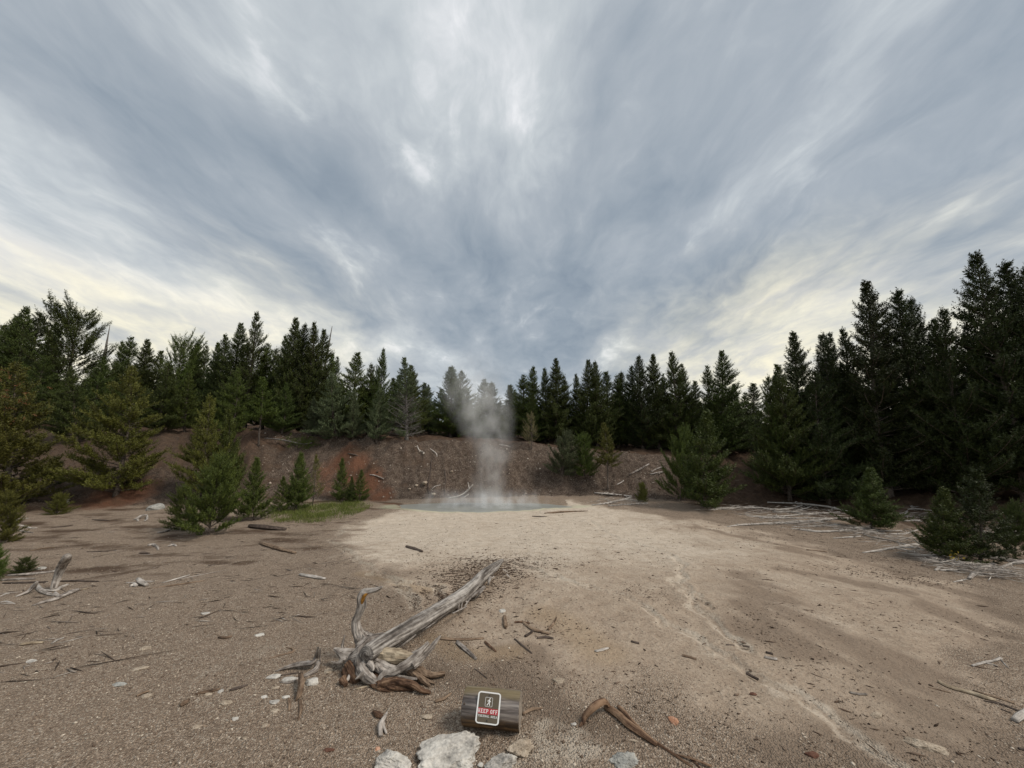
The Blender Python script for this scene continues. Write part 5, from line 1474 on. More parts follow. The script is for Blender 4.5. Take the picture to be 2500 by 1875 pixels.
# ------------------------------------------------------------------ the sign on its short log
def keep_off_sign():
    Rr, Ln = .119, .42
    ctr = Vector((-.146, 3.17, 0)); ctr.z = hz(ctr.x, ctr.y) + Rr - .015
    e = empty('warning_sign', (ctr.x, ctr.y, ctr.z - Rr))
    phi = R(-8)
    frame = Matrix.Translation((0, 0, Rr)) @ Matrix.Rotation(phi, 4, 'Z')          # local x runs along the log
    lm, t, b = new_mat('stained_sign_log', .62, .35)
    uv = t.n('ShaderNodeUVMap', uv_map='grain').outputs[0]
    pos = t.n('ShaderNodeTexCoord').outputs['Object']
    sp = t.n('ShaderNodeSeparateXYZ'); t.put(sp.inputs[0], pos)
    g = t.noise(t.mapping(pos, (2.2, 34, 34)), 1.0, 5, .6, .5)
    g2 = t.noise(t.mapping(pos, (5, 9, 16)), 1.0, 4, .6, .8)
    c = t.ramp(t.math('MULTIPLY_ADD', g2, .55, t.math('MULTIPLY', g, .45)), [(.36, (.022, .013, .008)), (.46, (.070, .042, .022)), (.56, (.165, .098, .046)), (.66, (.27, .20, .125))])
    weather = t.noise(t.mapping(pos, (3.5, 8, 10)), 1.0, 4, .6, .6)
    c = t.mix(t.rng(t.math('MULTIPLY_ADD', weather, .14, sp.outputs[2]), .03, .11, 0, .75), c, t.ramp(g, [(.36, (.045, .040, .040)), (.5, (.13, .12, .12)), (.64, (.30, .28, .265))]))
    mos = t.rng(t.math('MULTIPLY_ADD', weather, .05, sp.outputs[2]), .115, .145, 0, .7)
    c = t.mix(mos, c, t.mix(g, (.10, .075, .03), (.26, .20, .09)))
    t.put(b.inputs['Base Color'], c)
    t.put(b.inputs['Normal'], bump(t, g, .9, .012))
    em = wood_mat('log_end_grain', (.09, .07, .055), (.21, .175, .14), (.36, .31, .26), gscale=(30, 30))
    sides = 56
    mb = MB()
    ang = np.linspace(0, 2 * np.pi, sides + 1)
    rings = [(-Ln / 2, .965), (-Ln / 2 + .008, 1.0), (-Ln / 6, 1.004), (Ln / 6, 1.0), (Ln / 2 - .008, 1.0), (Ln / 2, .965)]
    for x, k in rings:
        for a in ang:
            rr = Rr * k * (1 + .012 * float(perlin(np.array(math.cos(a) * 2.2 + x), np.array(math.sin(a) * 2.2), 3)))
            notch = .006 * max(0, 1 - abs((a - 1.02) / .03))                       # drying crack along the top
            rr -= notch
            mb.v.append(np.array((x, -math.cos(a) * rr, math.sin(a) * rr))); mb.uv.append((a * Rr, x))
    for i in range(len(rings) - 1):
        for k in range(sides):
            q = i * (sides + 1) + k
            mb.f.append((q, q + sides + 1, q + sides + 2, q + 1)); mb.mi.append(0)
    log = mb.build('log', [lm], e); log.matrix_local = frame
    for sx, nm in ((-1, 'log_end'), (1, 'log_end')):
        m2 = MB()
        prev = None
        for j, k in enumerate((.962, .80, .6, .4, .2, .02)):
            row = []
            for a in ang[:-1]:
                row.append(len(m2.v)); m2.v.append(np.array((sx * (Ln / 2 + .0005 + .003 * math.sin(j * 2.1)), -math.cos(a) * Rr * k, math.sin(a) * Rr * k))); m2.uv.append((Rr * k * 3, math.cos(a) * .02))
            if prev:
                for k2 in range(sides):
                    f = (prev[k2], prev[(k2 + 1) % sides], row[(k2 + 1) % sides], row[k2])
                    m2.f.append(f if sx > 0 else f[::-1]); m2.mi.append(0)
            prev = row
        le = m2.build(nm, [em], e); le.matrix_local = frame
    # knot on the left
    kn = MB(); kn.tube([(-.185, -.118, .085), (-.185, -.123, .088)], [.008, .008], 10, 0, 1, 2)
    ko = kn.build('knot', W_DARK, e); ko.matrix_local = frame
    # the plate: local x right, y up the plate, z out of it
    el = R(32)
    pm = frame @ Matrix.Translation((-.010, -math.cos(el) * (Rr + .006), math.sin(el) * (Rr + .006))) @ Matrix.Rotation(R(90) - el, 4, 'X') @ Matrix.Rotation(R(-1.2), 4, 'Z') @ Matrix.Diagonal((1, .76, 1, 1))
    W, H = .170, .236

    def rrect(w, h, r, n=7, cx=0, cy=0):
        o = []
        for sx, sy, a0 in ((1, 1, 0), (-1, 1, 90), (-1, -1, 180), (1, -1, 270)):
            for i in range(n):
                a = R(a0 + 90 * i / (n - 1))
                o.append((cx + sx * (w / 2 - r) + r * math.cos(a), cy + sy * (h / 2 - r) + r * math.sin(a)))
        return o
    white = flat_mat('sign_white_paint', (.80, .80, .78), .45, .4, .06)
    brownp = flat_mat('sign_brown_paint', (.115, .092, .062), .5, .4, .2)
    redp = flat_mat('sign_red_paint', (.42, .035, .045), .5, .4, .15)
    bolt = flat_mat('dark_bolt', (.05, .045, .04), .5, .5, .3)

    def add(name, mb_, mat, label=None):
        o_ = mb_.build(name, [mat], e, smooth=False); o_.matrix_local = pm
        if label: o_['label'] = label
        return o_
    add('plate', MB().slab(rrect(W, H, .024), -.002, .0), white, 'white rounded metal plate')
    add('brown_panel', MB().slab(rrect(W - .021, H - .021, .012), .0002, .0006), brownp)
    add('red_band', MB().slab([(-.0732, -.047), (.0732, -.047), (.0732, -.004), (-.0732, -.004)], .0008, .0012), redp)
    z0, z1 = .0014, .0018
    G = {
        'K': [[(.06, 0), (.26, 0), (.26, 1), (.06, 1)], [(.26, .42), (.72, 1), (.96, 1), (.34, .34)], [(.38, .55), (.74, 0), (1, 0), (.52, .66)], 'l'],
        'E': [[(.1, 0), (.32, 0), (.32, 1), (.1, 1)], [(.32, 0), (.92, 0), (.92, .16), (.32, .13)], [(.32, .87), (.88, .84), (.88, 1), (.32, 1)], [(.32, .44), (.68, .44), (.68, .57), (.32, .57)], [(.84, .16), (.92, .16), (.92, .30), (.84, .16)], 'l'],
        'P': [[(.1, 0), (.32, 0), (.32, 1), (.1, 1)], [(.32, .86), (.68, .86), (.86, 1), (.32, 1)], [(.68, .86), (.86, 1), (.96, .8), (.96, .65), (.74, .66), (.74, .8)], [(.74, .66), (.96, .65), (.84, .44), (.66, .54)], [(.32, .44), (.84, .44), (.66, .56), (.32, .56)], 'l'],
        'F': [[(.1, 0), (.32, 0), (.32, 1), (.1, 1)], [(.32, .86), (.9, .83), (.9, 1), (.32, 1)], [(.32, .44), (.7, .44), (.7, .58), (.32, .58)], 'l'],
        'T': [[(.4, 0), (.62, 0), (.62, .86), (.4, .86)], [(.04, .86), (.96, .86), (.96, 1), (.04, 1)], [(.04, .66), (.12, .66), (.14, .86), (.04, .86)], [(.88, .66), (.96, .66), (.96, .86), (.86, .86)]],
        'H': [[(.1, 0), (.3, 0), (.3, 1), (.1, 1)], [(.7, 0), (.9, 0), (.9, 1), (.7, 1)], [(.3, .44), (.7, .44), (.7, .57), (.3, .57)], 'l', 'r'],
        'R': [[(.1, 0), (.3, 0), (.3, 1), (.1, 1)], [(.3, .86), (.66, .86), (.82, 1), (.3, 1)], [(.66, .86), (.82, 1), (.92, .8), (.92, .65), (.72, .66), (.72, .8)], [(.72, .66), (.92, .65), (.8, .44), (.64, .54)], [(.3, .44), (.8, .44), (.64, .56), (.3, .56)], [(.46, .44), (.66, .44), (1, 0), (.76, 0)], 'l'],
        'M': [[(.04, 0), (.2, 0), (.2, 1), (.04, 1)], [(.8, 0), (.98, 0), (.98, 1), (.8, 1)], [(.04, 1), (.26, 1), (.56, .26), (.46, .1)], [(.46, .1), (.56, .26), (.8, 1), (.98, 1), (.98, .9)], 'l', 'r'],
        'A': [[(.0, 0), (.18, 0), (.56, 1), (.42, 1)], [(.76, 0), (1, 0), (.62, 1), (.42, 1)], [(.24, .26), (.78, .26), (.72, .38), (.28, .38)]],
        'L': [[(.1, 0), (.32, 0), (.32, 1), (.1, 1)], [(.32, 0), (.92, 0), (.92, .16), (.32, .14)], [(.82, .16), (.92, .16), (.92, .34)], 'l'],
    }
    ring = [(.5 + .46 * math.cos(a), .5 + .52 * math.sin(a)) for a in np.linspace(0, 2 * np.pi, 17)]
    ring2 = [(.5 + .24 * math.cos(a), .5 + .36 * math.sin(a)) for a in np.linspace(0, 2 * np.pi, 17)]
    G['O'] = [[ring[i], ring[i + 1], ring2[i + 1], ring2[i]] for i in range(16)]

    def write(text, x0, x1, y0, h, gap=.14, space=.55):
        m_ = MB()
        units = sum(space if ch == ' ' else 1 for ch in text) + gap * (len(text) - 1)
        u = (x1 - x0) / units; x = x0
        for ch in text:
            if ch == ' ':
                x += (space + gap) * u; continue
            for q in G[ch]:
                if q in ('l', 'r'):
                    a, b_ = ((-.02, .42) if q == 'l' else (.60, 1.06))
                    for yy in ((0, .10), (.90, 1)):
                        m_.slab([(x + a * u, y0 + yy[0] * h), (x + b_ * u, y0 + yy[0] * h), (x + b_ * u, y0 + yy[1] * h), (x + a * u, y0 + yy[1] * h)], z0, z1 + .0001)
                else:
                    q2 = [(x + a * u, y0 + b2 * h) for a, b2 in q]
                    ar = sum(q2[i][0] * q2[(i + 1) % len(q2)][1] - q2[(i + 1) % len(q2)][0] * q2[i][1] for i in range(len(q2)))
                    m_.slab(q2 if ar > 0 else q2[::-1], z0, z1)
            x += (1 + gap) * u
        return m_
    add('lettering', write('KEEP OFF', -.071, .071, -.040, .029), white, 'white serif words KEEP OFF on the red band')
    add('lettering', write('THERMAL AREA', -.070, .070, -.069, .0155), white, 'small white serif words THERMAL AREA')
    # hiker pictogram in its thin frame
    fr = MB()
    o_, i_ = rrect(.054, .070, .008, 5, 0, .043), rrect(.0495, .0655, .006, 5, 0, .043)
    for k in range(len(o_)):
        k2 = (k + 1) % len(o_)
        fr.slab([o_[k], o_[k2], i_[k2], i_[k]], .0008, .0012)
    add('pictogram_frame', fr, white)
    hk = MB()
    hx = lambda pts: [(-.027 + x * .054, .008 + y * .070) for x, y in pts]
    for q in ([(.60, .80), (.66, .80), (.70, .84), (.70, .90), (.66, .94), (.60, .94), (.56, .90), (.56, .84)],
              [(.46, .44), (.64, .44), (.66, .62), (.64, .78), (.54, .80), (.44, .70)],
              [(.44, .70), (.52, .78), (.40, .66), (.38, .52), (.31, .52), (.33, .68)],
              [(.62, .76), (.66, .66), (.80, .54), (.76, .50), (.60, .60)],
              [(.46, .46), (.58, .46), (.46, .30), (.34, .12), (.22, .14), (.36, .32)],
              [(.52, .46), (.64, .46), (.66, .30), (.68, .12), (.57, .12), (.57, .28)]):
        q = hx(q)
        ar = sum(q[i][0] * q[(i + 1) % len(q)][1] - q[(i + 1) % len(q)][0] * q[i][1] for i in range(len(q)))
        hk.slab(q if ar > 0 else q[::-1], .0008, .0013)
    add('hiker_pictogram', hk, white, 'white walking hiker symbol')
    for yy in (.092, -.092):
        bb = MB(); bb.tube([(0, yy, .0006), (0, yy, .005)], [.0065, .005], 10, 0, 1, 2)
        add('bolt', bb, bolt)
    return tag(e, 'short stained log carrying a brown KEEP OFF sign in a white frame', 'sign')


keep_off_sign()


# ------------------------------------------------------------------ stones
def rock_mesh(seed, sub=3, flat=.55, cuts=9, noise_=.10):
    bm = bmesh.new()
    bmesh.ops.create_icosphere(bm, subdivisions=sub, radius=1)
    rng = np.random.default_rng(seed)
    V = np.array([v.co[:] for v in bm.verts])
    for i in range(cuts):
        n = unit(rng.normal(size=3)); d = rng.uniform(.55, .85)
        s = V @ n
        V = V - np.where(s > d, (s - d) * .85, 0)[:, None] * n
    V = V * (1 + noise_ * fbm(V[:, 0] * 1.7 + seed, V[:, 1] * 1.7 + V[:, 2] * 1.3, 4, seed, .6))[:, None]
    V[:, 2] *= flat
    for v, c in zip(bm.verts, V):
        v.co = c
    me = bpy.data.meshes.new('stone')
    bm.to_mesh(me); bm.free()
    return me


ROCKS = [rock_mesh(s, 3) for s in range(6)]
ROCK_HI = {}


def rock(X, Y, w, h, mat, label, cat='stone', group=None, rz=0.0, sink=.35, tall=.5, hi=None, name='stone'):
    """X, Y: photo pixel of the middle of the stone; w, h: its width and depth on the photo in pixels"""
    p, t = ground(X, Y)
    wm = w * t / F / 2
    sl = (CAM_H - p.z) / t                               # how steeply one looks down on it
    dm = max(wm * .45, h * t / F / 2 / max(.35, sl + .15))
    dm = min(dm, wm * 1.3)
    me = rock_mesh(hi, 5, 1.0, 22, .15) if hi else ROCKS[int(abs(X * 7 + Y)) % len(ROCKS)]
    o = bpy.data.objects.new(name, me); COL.objects.link(o)
    hgt = min(wm, dm) * tall
    o.scale = (wm * 1.12, dm * 1.12, hgt * (1.0 if hi else 1.7))
    o.location = (p.x, p.y, hz(p.x, p.y) + hgt * (.35 - sink))
    o.rotation_euler = (random.uniform(-.1, .1), random.uniform(-.1, .1), rz)
    if not me.materials: me.materials.append(mat)
    o.material_slots[0].link = 'OBJECT'; o.material_slots[0].material = mat
    return tag(o, label, cat, group)


GS = 'stones on the gravel'
rock(1092, 1842, 186, 118, S_WHITE, 'largest pale rock slab at the bottom, in front of the sign', 'rock', None, .35, .3, .62, 201, 'rock')
rock(1128, 1872, 60, 40, S_WHITE, 'broken-off lower corner piece of the largest pale slab', 'rock', None, -.2, .3, 1.0, 205, 'rock')
rock(955, 1866, 104, 66, S_WHITE, 'pale rounded rock left of the largest slab', 'rock', None, -.3, .3, .9, 202, 'rock')
rock(1272, 1834, 70, 44, S_TAN, 'pale tan angular rock right of the largest slab', 'rock', None, .4, .2, .8, 203, 'rock')
rock(1222, 1868, 84, 54, S_WHITE, 'pale rock at the bottom between the slab and the angular one', 'rock', None, .2, .3, .9, 204, 'rock')
rock(1173, 1868, 15, 18, S_WHITE, 'small upright pale stone between the two bottom rocks', 'stone', GS)
rock(1526, 1860, 76, 48, S_BLUE, 'blue-grey lichened rock at the bottom beside the bent stick', 'rock', None, .1, .4, .8, 206, 'rock')
rock(1644, 1762, 22, 32, S_ORANGE, 'orange-pink stone alone on the mud right of the bent stick', 'stone', GS, .2, .25, .7)
rock(764, 1668, 31, 20, S_WHITE, 'bright white stone beside the brown twisted root', 'stone', GS, 0, .2, .8)
rock(2258, 1822, 78, 40, S_TAN, 'flat tan slab in the lower right mud', 'rock', None, -.4, .25, .6, 207, 'rock')
rock(2308, 1840, 22, 16, S_TAN, 'small flat stone touching the right of the flat tan slab', 'stone', GS)
rock(1981, 1842, 30, 20, S_BROWN, 'dark red-brown lump on the lower right mud', 'stone', GS)
rock(2140, 1745, 34, 16, S_TAN, 'brown crumbling clod above the flat tan slab', 'stone', GS, .3, .3, .6)
rock(1228, 1492, 17, 12, S_WHITE, 'small white stone on the mud right of the log tip', 'stone', GS)
rock(1131, 1525, 12, 7, S_TAN, 'tiny pale stone at the right side of the log', 'stone', GS)
rock(1363, 1662, 28, 17, S_TAN, 'tan stone behind the log sign on its right', 'stone', GS)
rock(635, 1551, 26, 11, S_WHITE, 'bright white flat stone alone on the left gravel', 'stone', GS)
rock(338, 1634, 36, 15, S_TAN, 'pale flat stone in the middle of the left gravel', 'stone', GS, .3)
rock(288, 1672, 36, 12, S_BLUE, 'blue-grey flat stone on the pale left gravel', 'stone', GS)
rock(358, 1583, 24, 15, S_TAN, 'rounded tan stone behind the pale flat one', 'stone', GS)
rock(362, 1699, 24, 14, S_TAN, 'flat tan pebble below the pale flat stone', 'stone', GS)
rock(75, 1615, 26, 10, S_WHITE, 'white chip near the far left gravel', 'stone', GS)
rock(500, 1498, 22, 9, S_WHITE, 'pointed white chip on the upper left gravel', 'stone', GS)
rock(103, 1388, 20, 9, S_WHITE, 'white stone between the boards and the pine sprig', 'stone', GS)
rock(668, 1653, 34, 15, S_WHITE, 'long white chip beneath the grey splintered root', 'stone', GS, .2)
rock(702, 1660, 36, 14, S_WHITE, 'second white chip touching the grey curved twig', 'stone', GS, .1)
rock(672, 1680, 18, 10, S_TAN, 'tan chip below the white chips', 'stone', GS, .5)
rock(668, 1714, 24, 15, S_WHITE, 'white rounded pebble below the white chips', 'stone', GS)
rock(700, 1702, 20, 10, S_WHITE, 'white pebble left of the dark root bit', 'stone', GS)
rock(646, 1702, 18, 9, S_WHITE, 'elongated white pebble left of the rounded one', 'stone', GS)
rock(672, 1736, 26, 11, S_TAN, 'brownish flat pebble below the white rounded one', 'stone', GS)
rock(556, 1715, 28, 13, S_TAN, 'tan flat pebble on the gravel left of the white ones', 'stone', GS)
rock(574, 1755, 17, 13, S_WHITE, 'single pale cube-like pebble on the lower left gravel', 'stone', GS)
rock(485, 1774, 24, 13, S_TAN, 'flat beige pebble on the lower left gravel', 'stone', GS)
rock(648, 1772, 17, 12, S_TAN, 'yellowish pebble under the group of white pebbles', 'stone', GS)
rock(597, 1802, 19, 11, S_TAN, 'beige pebble near the bottom of the left gravel', 'stone', GS)
rock(510, 1695, 18, 10, S_TAN, 'small beige pebble left of the thin brown stick', 'stone', GS)
rock(540, 1688, 14, 11, S_WHITE, 'small pale pebble at the tip of the thin brown stick', 'stone', GS)
rock(800, 1640, 22, 18, S_TAN, 'brown-grey clod beside the rotten roots', 'stone', GS)
rock(1040, 1750, 28, 17, S_TAN, 'pale crumbly clod left of the log sign', 'stone', GS)
rock(1400, 1768, 14, 10, S_WHITE, 'pale pebble at the lower end of the bent stick knee', 'stone', GS)
rock(1545, 1808, 20, 9, S_TAN, 'flat tan pebble below the middle of the bent stick', 'stone', GS)
rock(800, 1832, 30, 10, S_BROWN, 'dark brown flat lump on the bottom gravel', 'stone', GS)
rock(923, 1828, 12, 16, S_ORANGE, 'small orange-brown chip above the pale rounded rock', 'stone', GS)
rock(1838, 1695, 18, 11, S_BROWN, 'grey-brown clod right of the orange stone', 'stone', GS)
rock(1848, 1708, 14, 9, S_TAN, 'small clod touching the grey-brown one', 'stone', GS)
rock(375, 1243, 34, 19, S_BLUE, 'grey boulder half behind the dense bushy pine', 'rock', None, 0, .3, .9, None, 'rock')
for X, Y, w, h, lab in ((1037, 1182, 13, 10, 'pale stone on the bank left of the steam, beside the long dark root'), (1058, 1209, 11, 8, 'pale stone at the pool end of the long dark root'),
                        (1016, 1186, 8, 6, 'upper pale stone of the cluster on the left bank'), (1000, 1195, 7, 6, 'lower pale stone of the cluster on the left bank'), (1102, 1152, 7, 6, 'small tan stone on the bank left of the steam column')):
    rock(X, Y, w, h, S_TAN, lab, 'stone', 'pale stones on the bank', 0, .15, .9)


# ------------------------------------------------------------------ what nobody could count
def scatter_mesh(name, P, S, mat, kind, rng, label, cat=None, long=None, yaw=None, flat=.6, norm=None):
    """small irregular octahedra (or slivers) lying on the ground"""
    n = len(P)
    base = np.array([(1, 0, 0), (0, 1, 0), (-1, 0, 0), (0, -1, 0), (0, 0, 1), (0, 0, -.6)], float)
    faces = np.array([(0, 1, 4), (1, 2, 4), (2, 3, 4), (3, 0, 4), (1, 0, 5), (2, 1, 5), (3, 2, 5), (0, 3, 5)])
    V = base[None] * rng.uniform(.6, 1.25, (n, 6, 1))
    sx = S[:, None] * (long[:, None] if long is not None else rng.uniform(.8, 1.5, (n, 1)))
    V = V * np.stack([sx, S[:, None] * rng.uniform(.6, 1., (n, 1)), S[:, None] * flat * rng.uniform(.6, 1.2, (n, 1))], -1)
    a = yaw if yaw is not None else rng.uniform(0, 6.28, n)
    ca, sa = np.cos(a)[:, None], np.sin(a)[:, None]
    X = V[..., 0] * ca - V[..., 1] * sa; Y = V[..., 0] * sa + V[..., 1] * ca
    V = np.stack([X, Y, V[..., 2]], -1) + P[:, None]
    F_ = (faces[None] + (np.arange(n) * 6)[:, None, None]).reshape(-1, 3)
    tone = np.repeat(rng.random(n), 8)
    me = np_mesh(name, V.reshape(-1, 3), F_, False, {'tone': ('FACE', tone)})
    me.materials.append(mat)
    o = link(name, me)
    return tag(o, label, cat, None, kind)


def on_ground(x, y, up=0.0):
    return np.stack([x, y, height(x, y) + up], -1)


def polar(rng, n, r0, r1, a0=-58, a1=58):
    r = np.exp(rng.uniform(math.log(r0), math.log(r1), n)); a = np.radians(rng.uniform(a0, a1, n))
    return r * np.sin(a), r * np.cos(a), r


def stuff():
    rng = np.random.default_rng(42)
    x, y, r = polar(rng, 130000, 2.2, 15)
    edge = seg_dist(x, y, np.vstack([MUD_EDGE, MUD_EDGE[:1]])); ins = inside(x, y, MUD_EDGE)
    sd_ = np.where(ins, edge, -edge) + .35 * fbm(x * 1.3, y * 1.3, 3, 44)
    patch = fbm(x * 1.1, y * 1.1, 3, 77)
    keep = rng.random(len(x)) < np.where(sd_ > .15, .05, np.clip(.75 + .5 * patch, .12, 1))
    s, _, _ = slope_s(x, y)
    keep &= (s < .05) & (pool_d(x, y) > 1.2)
    x, y, r = x[keep], y[keep], r[keep]
    S = np.exp(rng.normal(math.log(.0050), .42, len(x))) * (r / 4) ** .25
    S = np.minimum(np.where((rng.random(len(x)) < .03) & (r < 7), S * rng.uniform(1.6, 2.8, len(x)), S), .017)
    grav = tone_mat('loose_gravel', [(0, (.09, .062, .045)), (.35, (.20, .148, .108)), (.65, (.32, .25, .19)), (.86, (.42, .35, .275)), (1, (.58, .51, .42))])
    scatter_mesh('gravel', on_ground(x, y, .001), S, grav, 'stuff', rng, 'loose brown and beige gravel grains over the near flat', 'gravel')
    # dark bark crumbs on the mud
    x, y, r = polar(rng, 15000, 2.6, 14, -30, 50)
    ins = inside(x, y, MUD_EDGE); pt = fbm(x * .9 + 5, y * .9, 3, 78)
    k = ins & (rng.random(len(x)) < np.clip(.45 + 1.1 * pt, .06, 1))
    x1, y1, r1 = x[k], y[k], r[k]
    t = rng.random(9500) ** .5; g1, g2 = rng.normal(size=9500), rng.normal(size=9500)
    i0 = np.minimum((t * 2).astype(int), 1); f = t * 2 - i0
    lx = TRACK[i0, 0] * (1 - f) + TRACK[i0 + 1, 0] * f + g1 * (.14 + .48 * t); ly = TRACK[i0, 1] * (1 - f) + TRACK[i0 + 1, 1] * f + g2 * (.14 + .22 * t)
    pile = []
    for X, Y, sx, n in ((1560, 1440, .22, 130), (1600, 1470, .2, 60), (1340, 1545, .3, 160), (1700, 1475, .25, 60), (1850, 1600, .5, 120), (2150, 1400, .5, 500), (2220, 1370, .5, 400), (2240, 1420, .3, 250),
                        (1560, 1365, .5, 120), (1900, 1290, 1.5, 500), (2000, 1320, 1.2, 400), (1540, 1655, .35, 90), (1760, 1740, .4, 90)):
        p, _ = ground(X, Y)
        pile.append((p.x + rng.normal(size=n) * sx, p.y + rng.normal(size=n) * sx * .6))
    x = np.concatenate([x1, lx] + [q[0] for q in pile]); y = np.concatenate([y1, ly] + [q[1] for q in pile])
    r = np.hypot(x, y)
    S = np.exp(rng.normal(math.log(.0047), .5, len(x))) * (r / 5) ** .25
    bark = tone_mat('bark_crumbs', [(0, (.028, .018, .013)), (.6, (.085, .055, .038)), (1, (.19, .14, .105))])
    scatter_mesh('bark_crumbs', on_ground(x, y, .003), S, bark, 'stuff', rng, 'dark bark crumbs and twig bits strewn over the pale mud', 'litter', np.exp(rng.normal(math.log(1.7), .6, len(x))), rng.normal(0, .7, len(x)))
    # stones in the bank
    th = np.radians(rng.uniform(-34, 24, 5200)); s = rng.uniform(-.02, 1.0, 5200)
    r = np.interp(th, _th, _rt) + s * np.interp(th, _th, _w)
    x, y = r * np.sin(th), r * np.cos(th)
    k = rng.random(len(x)) < np.clip(.5 + fbm(x * 1.2, y * 1.2, 3, 80), .1, 1)
    x, y = x[k], y[k]
    S = np.exp(rng.normal(math.log(.019), .5, len(x)))
    bst = tone_mat('bank_pebbles', [(0, (.09, .062, .045)), (.5, (.20, .155, .12)), (.8, (.40, .34, .28)), (1, (.58, .53, .46))])
    scatter_mesh('bank_pebbles', on_ground(x, y, .004), S, bst, 'stuff', rng, 'pale pebbles sticking out of the brown bank', 'gravel', None, None, .9)
    # twigs and needles on the left flat and under the right trees
    x, y, r = polar(rng, 2400, 5.5, 20, -58, -14)
    k = (rng.random(len(x)) < np.clip(.35 + 1.3 * fbm(x * .5, y * 1.6, 3, 81), .05, 1)) & ~inside(x, y, MUD_EDGE)
    x2, y2, r2 = polar(rng, 5200, 9, 24, 22, 58)
    k2 = slope_s(x2, y2)[0] > -.12
    x, y = np.concatenate([x[k], x2[k2]]), np.concatenate([y[k], y2[k2]])
    S = np.exp(rng.normal(math.log(.0065), .35, len(x)))
    scatter_mesh('twig_litter', on_ground(x, y, .006), S, tone_mat('twig_litter', [(0, (.03, .021, .016)), (.5, (.10, .075, .058)), (.8, (.22, .185, .155)), (1, (.42, .38, .34))]), 'stuff', rng,
                 'thin dead twigs littering the ground under the trees', 'litter', np.exp(rng.normal(math.log(11), .6, len(x))), rng.normal(0, .55, len(x)), .7)
    # twig mat inside the branch piles
    pts = []
    for (X0, Y0, X1, Y1, n, sp) in ((1750, 1245, 2060, 1265, 420, .55), (1860, 1275, 2060, 1290, 260, .4), (2080, 1300, 2240, 1330, 260, .35), (2320, 1395, 2490, 1410, 380, .28), (1460, 1225, 1580, 1235, 160, .3), (2230, 1260, 2260, 1270, 120, .4), (2460, 1300, 2500, 1330, 140, .5), (2210, 1350, 2290, 1375, 160, .25)):
        a, _ = ground(X0, Y0); b, _ = ground(X1, Y1); u = rng.random(n)
        pts.append(np.stack([a.x + (b.x - a.x) * u + rng.normal(size=n) * sp * .8, a.y + (b.y - a.y) * u + rng.normal(size=n) * sp], -1))
    q = np.concatenate(pts)
    S = np.exp(rng.normal(math.log(.0075), .3, len(q)))
    scatter_mesh('twig_mat', on_ground(q[:, 0], q[:, 1], .02) + np.stack([np.zeros(len(q))] * 2 + [rng.uniform(0, .14, len(q))], -1), S,
                 tone_mat('pale_twigs', [(0, (.16, .135, .115)), (.5, (.36, .32, .285)), (1, (.62, .575, .52))]), 'stuff', rng, 'tangle of thin bleached twigs in the branch piles', 'twigs', np.exp(rng.normal(math.log(20), .5, len(q))), rng.normal(.1, .6, len(q)), .8)
    # grass
    pl = poly_w([(655, 1262), (700, 1240), (770, 1234), (850, 1224), (905, 1230), (893, 1247), (840, 1266), (745, 1278), (690, 1275)])
    n = 26000
    x = rng.uniform(pl[:, 0].min(), pl[:, 0].max(), n); y = rng.uniform(pl[:, 1].min(), pl[:, 1].max(), n)
    k = inside(x + .12 * rng.normal(size=n), y + .12 * rng.normal(size=n), pl) & (rng.random(n) < np.clip(.6 + .8 * fbm(x * 1.5, y * 1.5, 3, 83), .08, 1))
    x, y = x[k], y[k]
    p2, _ = ground(820, 1282)
    n = len(x)
    B_ = on_ground(x, y, -.01); a = rng.uniform(0, 6.28, n); h = rng.uniform(.06, .17, n) * (1 + .5 * fbm(x * 2, y * 2, 2, 84))
    d = np.stack([np.cos(a), np.sin(a), np.zeros(n)], -1); le = np.stack([rng.normal(0, .4, n), rng.normal(0, .4, n), np.ones(n)], -1) * h[:, None]
    w = .005
    V = np.stack([B_ - d * w, B_ + d * w, B_ + le], 1).reshape(-1, 3)
    gm = foliage_mat('meadow_grass', (.060, .082, .015), (.165, .185, .045))
    me = np_mesh('grass', V, np.arange(n * 3).reshape(-1, 3), False, {'tone': ('FACE', rng.random(n))})
    me.materials.append(gm)
    tag(link('grass', me), 'green grass patch around the young pines left of the pool', 'grass', None, 'stuff')


stuff()


def yellow_plant():
    p, t = ground(2308, 1372)
    p = p + Vector((-.05, -.25, 0)); p.z = hz(p.x, p.y)
    rng = np.random.default_rng(4)
    e = empty('yellow_plant', tuple(p))
    mb = MB(); lf = MB()
    for i in range(7):
        a = i * .9; tip = Vector((math.cos(a) * .10, math.sin(a) * .08, .16 + .05 * (i % 3)))
        mb.tube([(0, 0, -.02), tuple(tip * .5 + Vector((0, 0, .03))), tuple(tip)], [.004, .003, .002], 4, 0, i, 2)
        for j in range(3):
            c = np.array(tip * (.65 + .18 * j)); d = unit(rng.normal(size=3)); s = unit(np.cross(d, rng.normal(size=3))) * .022
            lf.poly([c, c + d * .03 + s, c + d * .065, c + d * .03 - s])
    mb.build('stem', W_BROWN, e)
    lf.build('leaves', flat_mat('yellow_leaf', (.42, .30, .045), .6, .2, .3), e, smooth=False)
    tag(e, 'small yellow-leaved plant at the foot of the right edge bush', 'plant')


yellow_plant()


